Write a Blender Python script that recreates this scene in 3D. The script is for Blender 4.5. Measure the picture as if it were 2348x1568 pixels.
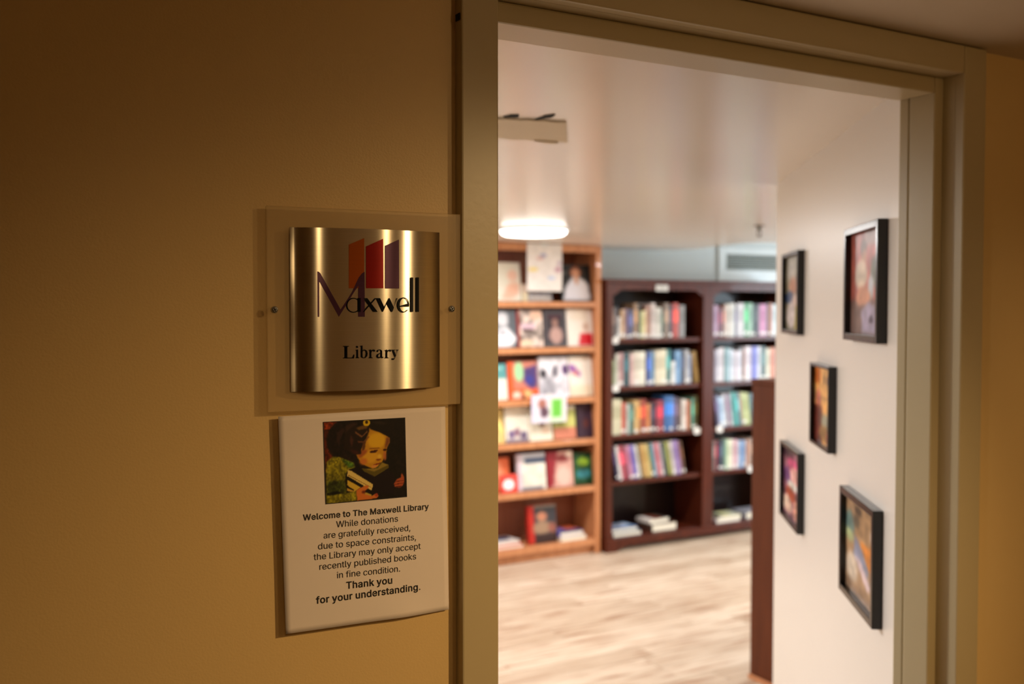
import bpy, math, random
import numpy as np
from mathutils import Vector, Matrix, Euler

for o in list(bpy.data.objects):
    bpy.data.objects.remove(o)
SC = bpy.context.scene
COL = SC.collection
R = math.radians

# ------------------------------------------------------------------ camera
CAM_H = 1.70
cam_d = bpy.data.cameras.new('camera')
cam_d.lens = 35.0; cam_d.sensor_width = 36.0; cam_d.sensor_fit = 'HORIZONTAL'
cam_d.clip_start = 0.05; cam_d.clip_end = 60
cam_d.dof.use_dof = True; cam_d.dof.focus_distance = 1.31; cam_d.dof.aperture_fstop = 3.6
cam = bpy.data.objects.new('camera', cam_d); COL.objects.link(cam)
cam.location = (0, 0, CAM_H)
cam.rotation_euler = Euler((R(90 - 1.87), 0, R(-29.6)))
SC.camera = cam
SC.view_settings.view_transform = 'Standard'
SC.view_settings.look = 'None'
SC.view_settings.gamma = 1.0
SC.view_settings.use_curve_mapping = False
SC.view_settings.exposure = 0.0

# ------------------------------------------------------------------ world
w = bpy.data.worlds.new('world'); SC.world = w; w.use_nodes = True
w.node_tree.nodes['Background'].inputs[0].default_value = (0.8, 0.75, 0.7, 1)
w.node_tree.nodes['Background'].inputs[1].default_value = 0.05

# ------------------------------------------------------------------ lights
def area(name, loc, rot, sx, sy, power, col, shape='RECTANGLE', spread=180):
    d = bpy.data.lights.new(name, 'AREA'); d.shape = shape; d.size = sx; d.size_y = sy
    d.energy = power; d.color = col; d.spread = R(spread)
    o = bpy.data.objects.new(name, d); COL.objects.link(o); o.location = loc; o.rotation_euler = rot
    return o
def spot(name, loc, target, power, col, angle, blend, rad):
    d = bpy.data.lights.new(name, 'SPOT'); d.energy = power; d.color = col
    d.spot_size = R(angle); d.spot_blend = blend; d.shadow_soft_size = rad
    o = bpy.data.objects.new(name, d); COL.objects.link(o); o.location = loc
    o.rotation_euler = (Vector(target) - Vector(loc)).to_track_quat('-Z', 'Y').to_euler()
    return o
WARM = (1.0, 0.66, 0.31)
LIBW = (1.0, 0.985, 0.98)
COOL = (0.72, 0.88, 1.0)
# corridor downlights behind and beside the photographer; last two spots are added fill
spot('corridor_downlight_or_fill', (1.50, -0.25, 2.17), (0.80, 1.25, 0.80), 76, WARM, 72, 1.0, 0.02)
spot('corridor_downlight_or_fill', (1.17, -0.60, 2.17), (1.5, 1.2, 1.5), 9, WARM, 125, 1.0, 0.02)
spot('corridor_downlight_or_fill', (-0.02, -0.50, 2.17), (0.50, 1.2, 1.35), 6, WARM, 46, 1.0, 0.02)
spot('corridor_downlight_or_fill', (2.75, 0.0, 2.17), (1.90, 1.23, 0.45), 26, WARM, 80, 1.0, 0.03)
spot('corridor_downlight_or_fill', (-1.3, 0.1, 2.17), (1.66, 1.24, 1.5), 30, (1.0, 0.80, 0.58), 18, 1.0, 0.05)  # added narrow spot that brightens only the right door jamb
spot('corridor_downlight_or_fill', (3.0, 0.1, 2.17), (3.0, -0.85, 1.3), 22, WARM, 90, 1.0, 0.03)  # unseen fill added on the back wall for the plate to reflect
LIB_LAMPS = [(2.83, 4.74), (0.75, 4.70), (0.3, 2.8), (5.1, 4.1), (4.6, 2.0)]
LIB_POW = [33, 36, 44, 32, 30]
for (x, y), p in zip(LIB_LAMPS, LIB_POW):
    area('library_lamp_light', (x, y, 2.095), (0, 0, 0), 0.34, 0.34, p, LIBW, 'DISK')
area('window_daylight', (7.7, 3.9, 1.35), (0, R(90), 0), 1.3, 2.2, 95, COOL)

# ------------------------------------------------------------------ rays
CAMM = Matrix.Translation(cam.location) @ cam.rotation_euler.to_matrix().to_4x4()
FPX = 2348 * 35 / 36
def ray(px, py):
    d = Vector(((px - 1174) / FPX, -(py - 784) / FPX, -1.0))
    return (CAMM.to_3x3() @ d)
CO = Vector(cam.location)
def hit(px, py, p, n):
    d = ray(px, py); p = Vector(p); n = Vector(n)
    return CO + d * ((p - CO).dot(n) / d.dot(n))
def hv(px, py, v): return hit(px, py, (0, v, 0), (0, 1, 0))
def hz(px, py, z): return hit(px, py, (0, 0, z), (0, 0, 1))

# ------------------------------------------------------------------ materials
def lin(c):
    out = []
    for x in c[:3]:
        x = x / 255.0
        out.append(x / 12.92 if x <= 0.04045 else ((x + 0.055) / 1.055) ** 2.4)
    return tuple(out)
def newmat(name):
    m = bpy.data.materials.new(name); m.use_nodes = True
    nt = m.node_tree; return m, nt, nt.nodes['Principled BSDF']
def N(nt, t, **kw):
    n = nt.nodes.new(t)
    for k, v in kw.items(): setattr(n, k, v)
    return n
def mat(name, col, rough=0.5, metal=0.0, var=0.06, scale=8.0, bump=0.0, bscale=200.0, spec=0.5, coat=0.0, stretch=None):
    m, nt, b = newmat(name)
    c = lin(col)
    tc = N(nt, 'ShaderNodeTexCoord'); mp = N(nt, 'ShaderNodeMapping')
    nt.links.new(tc.outputs['Object'], mp.inputs[0])
    if stretch: mp.inputs['Scale'].default_value = stretch
    no = N(nt, 'ShaderNodeTexNoise'); no.inputs['Scale'].default_value = scale; no.inputs['Detail'].default_value = 4
    nt.links.new(mp.outputs[0], no.inputs['Vector'])
    mx = N(nt, 'ShaderNodeMix', data_type='RGBA')
    mx.inputs[6].default_value = tuple(x * (1 - var) for x in c) + (1,)
    mx.inputs[7].default_value = tuple(min(1, x * (1 + var)) for x in c) + (1,)
    nt.links.new(no.outputs['Fac'], mx.inputs[0]); nt.links.new(mx.outputs[2], b.inputs['Base Color'])
    b.inputs['Roughness'].default_value = rough; b.inputs['Metallic'].default_value = metal
    b.inputs['Specular IOR Level'].default_value = spec; b.inputs['Coat Weight'].default_value = coat
    if bump:
        n2 = N(nt, 'ShaderNodeTexNoise'); n2.inputs['Scale'].default_value = bscale
        nt.links.new(tc.outputs['Object'], n2.inputs['Vector'])
        bp = N(nt, 'ShaderNodeBump'); bp.inputs['Strength'].default_value = bump; bp.inputs['Distance'].default_value = 0.002
        nt.links.new(n2.outputs['Fac'], bp.inputs['Height']); nt.links.new(bp.outputs[0], b.inputs['Normal'])
    return m
def wood(name, c0, c1, rough=0.35, stretch=(30, 30, 2.0), coat=0.2):
    m, nt, b = newmat(name)
    tc = N(nt, 'ShaderNodeTexCoord'); mp = N(nt, 'ShaderNodeMapping'); mp.inputs['Scale'].default_value = stretch
    nt.links.new(tc.outputs['Object'], mp.inputs[0])
    no = N(nt, 'ShaderNodeTexNoise'); no.inputs['Scale'].default_value = 1.5; no.inputs['Detail'].default_value = 6; no.inputs['Distortion'].default_value = 0.6
    nt.links.new(mp.outputs[0], no.inputs['Vector'])
    cr = N(nt, 'ShaderNodeValToRGB'); cr.color_ramp.elements[0].position = 0.3; cr.color_ramp.elements[1].position = 0.7
    cr.color_ramp.elements[0].color = lin(c0) + (1,); cr.color_ramp.elements[1].color = lin(c1) + (1,)
    nt.links.new(no.outputs['Fac'], cr.inputs[0]); nt.links.new(cr.outputs[0], b.inputs['Base Color'])
    b.inputs['Roughness'].default_value = rough; b.inputs['Coat Weight'].default_value = coat
    return m
def objcol(name, rough=0.4):
    m, nt, b = newmat(name)
    oi = N(nt, 'ShaderNodeObjectInfo'); tc = N(nt, 'ShaderNodeTexCoord')
    no = N(nt, 'ShaderNodeTexNoise'); no.inputs['Scale'].default_value = 25
    nt.links.new(tc.outputs['Object'], no.inputs['Vector'])
    mr = N(nt, 'ShaderNodeMapRange'); mr.inputs[3].default_value = 0.8; mr.inputs[4].default_value = 1.2
    nt.links.new(no.outputs['Fac'], mr.inputs[0])
    mx = N(nt, 'ShaderNodeVectorMath', operation='SCALE')
    nt.links.new(oi.outputs['Color'], mx.inputs[0]); nt.links.new(mr.outputs[0], mx.inputs['Scale'])
    nt.links.new(mx.outputs[0], b.inputs['Base Color']); b.inputs['Roughness'].default_value = rough
    return m
def artmat(name, rough=0.45, metal=0.0, coat=0.0):
    m, nt, b = newmat(name)
    a = N(nt, 'ShaderNodeVertexColor'); a.layer_name = 'Col'
    nt.links.new(a.outputs[0], b.inputs['Base Color']); b.inputs['Roughness'].default_value = rough
    b.inputs['Coat Weight'].default_value = coat; b.inputs['Metallic'].default_value = metal
    b.inputs['Specular IOR Level'].default_value = 0.25
    return m

M = {}
M['tan'] = mat('tan_wall_paint', (224, 192, 132), 0.42, var=0.03, scale=2.0, bump=0.12, bscale=350)
M['trim'] = mat('cream_trim_paint', (192, 176, 138), 0.33, var=0.02, scale=3.0, bump=0.05, bscale=120)
M['corr_ceiling'] = mat('corridor_ceiling_paint', (214, 200, 178), 0.6, var=0.03, scale=2)
M['corr_floor'] = mat('corridor_carpet', (150, 126, 98), 0.9, var=0.3, scale=60, bump=0.4)
M['ceiling'] = mat('satin_ceiling_paint', (236, 228, 216), 0.22, var=0.02, scale=1.5, spec=0.6)
M['white_wall'] = mat('white_wall_paint', (236, 229, 220), 0.35, var=0.02, scale=2, bump=0.05, bscale=200)
M['far_wall'] = mat('pale_blue_grey_wall', (205, 214, 216), 0.5, var=0.02, scale=2)
M['oak'] = wood('honey_oak', (182, 116, 72), (208, 144, 98))
M['oak_back'] = wood('oak_back_shaded', (132, 74, 48), (150, 88, 58), 0.5)  # darker than the oak: shade inside the case is put into the colour
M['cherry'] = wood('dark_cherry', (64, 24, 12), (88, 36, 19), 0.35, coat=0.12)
M['cherry_back'] = wood('cherry_back_shaded', (22, 9, 7), (32, 13, 10), 0.4)  # near-black cherry: the shade of the deep shelves is in this colour
M['brown'] = wood('brown_stained_wood', (84, 40, 17), (102, 51, 24), 0.6, coat=0.0)
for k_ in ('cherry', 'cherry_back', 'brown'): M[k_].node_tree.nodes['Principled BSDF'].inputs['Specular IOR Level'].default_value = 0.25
M['black'] = mat('black_frame_lacquer', (16, 14, 13), 0.25, var=0.1)
M['book'] = objcol('book_cover')
M['pages'] = mat('book_pages', (232, 224, 205), 0.8, var=0.08, scale=150, stretch=(1, 1, 1))
M['label'] = mat('white_sticker', (222, 220, 216), 0.5, var=0.02)
M['white_plastic'] = mat('white_plastic', (238, 238, 236), 0.35, var=0.02)
M['art'] = artmat('printed_art')
M['photo'] = artmat('glossy_photo', 0.35)
M['paper'] = mat('white_paper', (238, 226, 218), 0.7, var=0.015, scale=6)
M['ink'] = mat('black_ink', (14, 12, 11), 0.55, var=0.05)
M['screw'] = mat('zinc_screw', (175, 178, 180), 0.3, 1.0, var=0.15, scale=300)
M['dark'] = mat('dark_gap', (22, 18, 14), 0.9)
M['grille'] = mat('grey_green_louvre', (150, 158, 152), 0.5)
M['vent_white'] = mat('vent_frame_white', (222, 230, 232), 0.4)
M['patch'] = mat('patch_board_paint', (196, 180, 150), 0.55, var=0.06, scale=14)
M['chrome'] = mat('dull_grey_metal', (104, 100, 94), 0.4, 0.6)
# brushed plate
def brushed(name, col, metal=1.0, rough=0.2):
    m, nt, b = newmat(name)
    tc = N(nt, 'ShaderNodeTexCoord'); mp = N(nt, 'ShaderNodeMapping'); mp.inputs['Scale'].default_value = (6, 6, 900)
    nt.links.new(tc.outputs['Object'], mp.inputs[0])
    no = N(nt, 'ShaderNodeTexNoise'); no.inputs['Scale'].default_value = 2.0; no.inputs['Detail'].default_value = 3
    nt.links.new(mp.outputs[0], no.inputs['Vector'])
    mx = N(nt, 'ShaderNodeMix', data_type='RGBA'); c = lin(col)
    mx.inputs[6].default_value = tuple(x * 0.88 for x in c) + (1,); mx.inputs[7].default_value = tuple(min(1, x * 1.1) for x in c) + (1,)
    nt.links.new(no.outputs['Fac'], mx.inputs[0]); nt.links.new(mx.outputs[2], b.inputs['Base Color'])
    b.inputs['Metallic'].default_value = metal; b.inputs['Roughness'].default_value = rough
    b.inputs['Anisotropic'].default_value = 0.95
    tg = N(nt, 'ShaderNodeTangent', direction_type='RADIAL', axis='Z')
    nt.links.new(tg.outputs[0], b.inputs['Tangent'])
    b.inputs['Anisotropic Rotation'].default_value = ANISO_ROT
    return m
ANISO_ROT = 0.25
M['plate'] = brushed('brushed_steel', (214, 206, 188))
M['logo_orange'] = brushed('orange_enamel', (176, 86, 22), 0.5, 0.3)
M['logo_red'] = brushed('red_enamel', (150, 20, 10), 0.5, 0.3)
M['logo_purple'] = brushed('purple_enamel', (84, 50, 76), 0.5, 0.3)
M['logo_black'] =  brushed('black_enamel', (7, 7, 8), 0.0, 0.45)
M['logo_black'].node_tree.nodes['Principled BSDF'].inputs['Specular IOR Level'].default_value = 0.12
# acrylic backing
def acrylic():
    m, nt, b = newmat('clear_frosted_acrylic')
    b.inputs['Base Color'].default_value = lin((224, 196, 146)) + (1,)
    b.inputs['Roughness'].default_value = 0.3
    tr = N(nt, 'ShaderNodeBsdfTransparent'); tr.inputs[0].default_value = (0.98, 0.97, 0.94, 1)
    mx = N(nt, 'ShaderNodeMixShader'); mx.inputs[0].default_value = 0.34
    nt.links.new(tr.outputs[0], mx.inputs[1]); nt.links.new(b.outputs[0], mx.inputs[2])
    nt.links.new(mx.outputs[0], nt.nodes['Material Output'].inputs[0])
    return m
M['acrylic'] = acrylic()
def emis(name, col, s):
    m, nt, b = newmat(name)
    b.inputs['Emission Color'].default_value = col + (1,); b.inputs['Emission Strength'].default_value = s
    b.inputs['Base Color'].default_value = (0.9, 0.9, 0.9, 1)
    return m
M['lamp'] = emis('lit_diffuser', (1.0, 0.95, 0.88), 6.0)
M['pane'] = emis('daylit_pane', (0.72, 0.88, 1.0), 2.0)
def plankmat():
    m, nt, b = newmat('pale_maple_plank')
    tc = N(nt, 'ShaderNodeTexCoord'); oi = N(nt, 'ShaderNodeObjectInfo')
    mp = N(nt, 'ShaderNodeMapping'); mp.inputs['Scale'].default_value = (1.5, 15, 1)
    ad = N(nt, 'ShaderNodeVectorMath', operation='ADD')
    cb = N(nt, 'ShaderNodeCombineXYZ'); ml = N(nt, 'ShaderNodeMath', operation='MULTIPLY'); ml.inputs[1].default_value = 37.0
    nt.links.new(oi.outputs['Random'], ml.inputs[0]); nt.links.new(ml.outputs[0], cb.inputs[0]); nt.links.new(ml.outputs[0], cb.inputs[1])
    nt.links.new(tc.outputs['Object'], ad.inputs[0]); nt.links.new(cb.outputs[0], ad.inputs[1])
    nt.links.new(ad.outputs[0], mp.inputs[0])
    no = N(nt, 'ShaderNodeTexNoise'); no.inputs['Scale'].default_value = 2.2; no.inputs['Detail'].default_value = 5
    nt.links.new(mp.outputs[0], no.inputs['Vector'])
    cr = N(nt, 'ShaderNodeValToRGB'); e = cr.color_ramp.elements
    e[0].position = 0.32; e[0].color = lin((176, 138, 112)) + (1,)
    e[1].position = 0.62; e[1].color = lin((226, 208, 186)) + (1,)
    k = cr.color_ramp.elements.new(0.45); k.color = lin((210, 188, 164)) + (1,)
    nt.links.new(no.outputs['Fac'], cr.inputs[0])
    mx = N(nt, 'ShaderNodeMix', data_type='RGBA', blend_type='MULTIPLY'); mx.inputs[0].default_value = 1
    r2 = N(nt, 'ShaderNodeValToRGB'); r2.color_ramp.elements[0].color = (0.74, 0.68, 0.63, 1); r2.color_ramp.elements[1].color = (1.0, 1.0, 1.0, 1)
    nt.links.new(oi.outputs['Random'], r2.inputs[0])
    nt.links.new(cr.outputs[0], mx.inputs[6]); nt.links.new(r2.outputs[0], mx.inputs[7])
    nt.links.new(mx.outputs[2], b.inputs['Base Color']); b.inputs['Roughness'].default_value = 0.38
    return m
M['plank'] = plankmat()

# ------------------------------------------------------------------ builders
class MB:
    def __init__(s): s.v = []; s.f = []
    def box(s, x0, x1, y0, y1, z0, z1):
        b = len(s.v)
        s.v += [(x0,y0,z0),(x1,y0,z0),(x1,y1,z0),(x0,y1,z0),(x0,y0,z1),(x1,y0,z1),(x1,y1,z1),(x0,y1,z1)]
        s.f += [tuple(b+i for i in q) for q in ((0,3,2,1),(4,5,6,7),(0,1,5,4),(1,2,6,5),(2,3,7,6),(3,0,4,7))]
        return s
    def prism(s, pts, a0, a1, axis='z'):
        # pts counter-clockwise; axis z: (x,y); axis y: (x,z)
        b = len(s.v); n = len(pts)
        for a in (a0, a1):
            for p in pts:
                s.v.append((p[0], p[1], a) if axis == 'z' else (p[0], a, p[1]))
        s.f.append(tuple(b + i for i in (range(n - 1, -1, -1) if axis == 'z' else range(n))))
        s.f.append(tuple(b + n + i for i in (range(n) if axis == 'z' else range(n - 1, -1, -1))))
        for i in range(n):
            j = (i + 1) % n
            q = (b+i, b+j, b+n+j, b+n+i)
            s.f.append(q if axis == 'z' else q[::-1])
        return s
    def lathe(s, prof, n=24, cx=0, cy=0):
        b = len(s.v)
        for r, z in prof:
            for k in range(n):
                a = 2*math.pi*k/n; s.v.append((cx + r*math.cos(a), cy + r*math.sin(a), z))
        for i in range(len(prof) - 1):
            for k in range(n):
                k2 = (k+1) % n
                s.f.append((b+i*n+k, b+i*n+k2, b+(i+1)*n+k2, b+(i+1)*n+k))
        s.f.append(tuple(b+k for k in range(n-1, -1, -1)))
        s.f.append(tuple(b+(len(prof)-1)*n+k for k in range(n)))
        return s
    def grid(s, fn, nx, ny):
        b = len(s.v)
        for j in range(ny + 1):
            for i in range(nx + 1): s.v.append(fn(i / nx, j / ny))
        for j in range(ny):
            for i in range(nx):
                a = b + j*(nx+1) + i
                s.f.append((a, a+1, a+nx+2, a+nx+1))
        return s
    def build(s, name, m, parent=None, bevel=0, smooth=False, flip=False):
        me = bpy.data.meshes.new(name)
        f = [q[::-1] for q in s.f] if flip else s.f
        me.from_pydata([tuple(map(float, v)) for v in s.v], [], f); me.materials.append(m)
        if smooth: me.polygons.foreach_set('use_smooth', [True]*len(me.polygons))
        me.update()
        o = bpy.data.objects.new(name, me); COL.objects.link(o)
        if parent: o.parent = parent
        if bevel:
            md = o.modifiers.new('bevel', 'BEVEL'); md.width = bevel; md.segments = 2; md.limit_method = 'ANGLE'
        return o
def tag(o, label=None, cat=None, group=None, kind=None):
    if label: o['label'] = label
    if cat: o['category'] = cat
    if group: o['group'] = group
    if kind: o['kind'] = kind
    return o
def thing(name, label, cat, loc=(0,0,0), rot=(0,0,0), group=None):
    o = bpy.data.objects.new(name, None); COL.objects.link(o); o.empty_display_size = 0.05
    o.location = loc; o.rotation_euler = rot
    return tag(o, label, cat, group)
def struct(name, mb, m, bevel=0, label=None):
    o = mb.build(name, m, bevel=bevel); o['kind'] = 'structure'
    if label: o['label'] = label
    return o

# ------------------------------------------------------------------ painted prints (flat pictures)
def in_poly(X, Y, pts):
    ins = np.zeros(X.shape, bool); n = len(pts)
    for i in range(n):
        x0, y0 = pts[i]; x1, y1 = pts[(i+1) % n]
        if y0 == y1: continue
        c = ((Y >= y0) != (Y >= y1)) & (X < (x1-x0)*(Y-y0)/(y1-y0) + x0)
        ins ^= c
    return ins
def blur(a, k):
    for _ in range(k):
        p = np.pad(a, 1, mode='edge')
        a = (p[:-2,1:-1] + p[2:,1:-1] + p[1:-1,:-2] + p[1:-1,2:] + 4*p[1:-1,1:-1]) / 8
    return a
def paint(nx, ny, bg, ops, seed=1):
    rs = np.random.RandomState(seed)
    X, Y = np.meshgrid((np.arange(nx+1))/nx, (np.arange(ny+1))/ny)
    C = np.zeros((ny+1, nx+1, 3)); C[:] = bg
    for op in ops:
        k = op[0]
        if k == 'p':  mk = in_poly(X, Y, op[1]).astype(float); col = op[2]; sf = op[3] if len(op) > 3 else 0
        elif k == 'r': x0, y0, x1, y1 = op[1]; mk = ((X>=x0)&(X<=x1)&(Y>=y0)&(Y<=y1)).astype(float); col = op[2]; sf = op[3] if len(op) > 3 else 0
        elif k == 'e':
            cx, cy, rx, ry = op[1]; mk = ((((X-cx)/rx)**2 + ((Y-cy)/ry)**2) <= 1).astype(float); col = op[2]; sf = op[3] if len(op) > 3 else 0
        elif k == 'n':
            amp, kx, ky = op[1]
            n = rs.rand(ky+2, kx+2); xi = X*kx; yi = Y*ky; a = xi.astype(int); b_ = yi.astype(int); fx = xi-a; fy = yi-b_
            v = n[b_,a]*(1-fx)*(1-fy)+n[b_,a+1]*fx*(1-fy)+n[b_+1,a]*(1-fx)*fy+n[b_+1,a+1]*fx*fy
            C *= (1 + amp*(2*v-1))[...,None]; continue
        if sf: mk = blur(mk, sf)
        op_ = op[4] if len(op) > 4 else 1.0
        C = C*(1-mk[...,None]*op_) + np.array(col, float)*mk[...,None]*op_
    C = np.clip(C, 0, 255) / 255
    L = np.where(C <= 0.04045, C/12.92, ((C+0.055)/1.055)**2.4)
    return L.reshape(-1, 3)
def art_grid(name, fn, nx, ny, cols, m, parent):
    mb = MB().grid(fn, nx, ny)           # j = 0 is the top edge of the picture
    o = mb.build(name, m, parent, flip=True)
    ca = o.data.color_attributes.new('Col', 'FLOAT_COLOR', 'POINT')
    a = np.ones((len(cols), 4), np.float32); a[:, :3] = cols
    ca.data.foreach_set('color', a.ravel())
    return o

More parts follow.
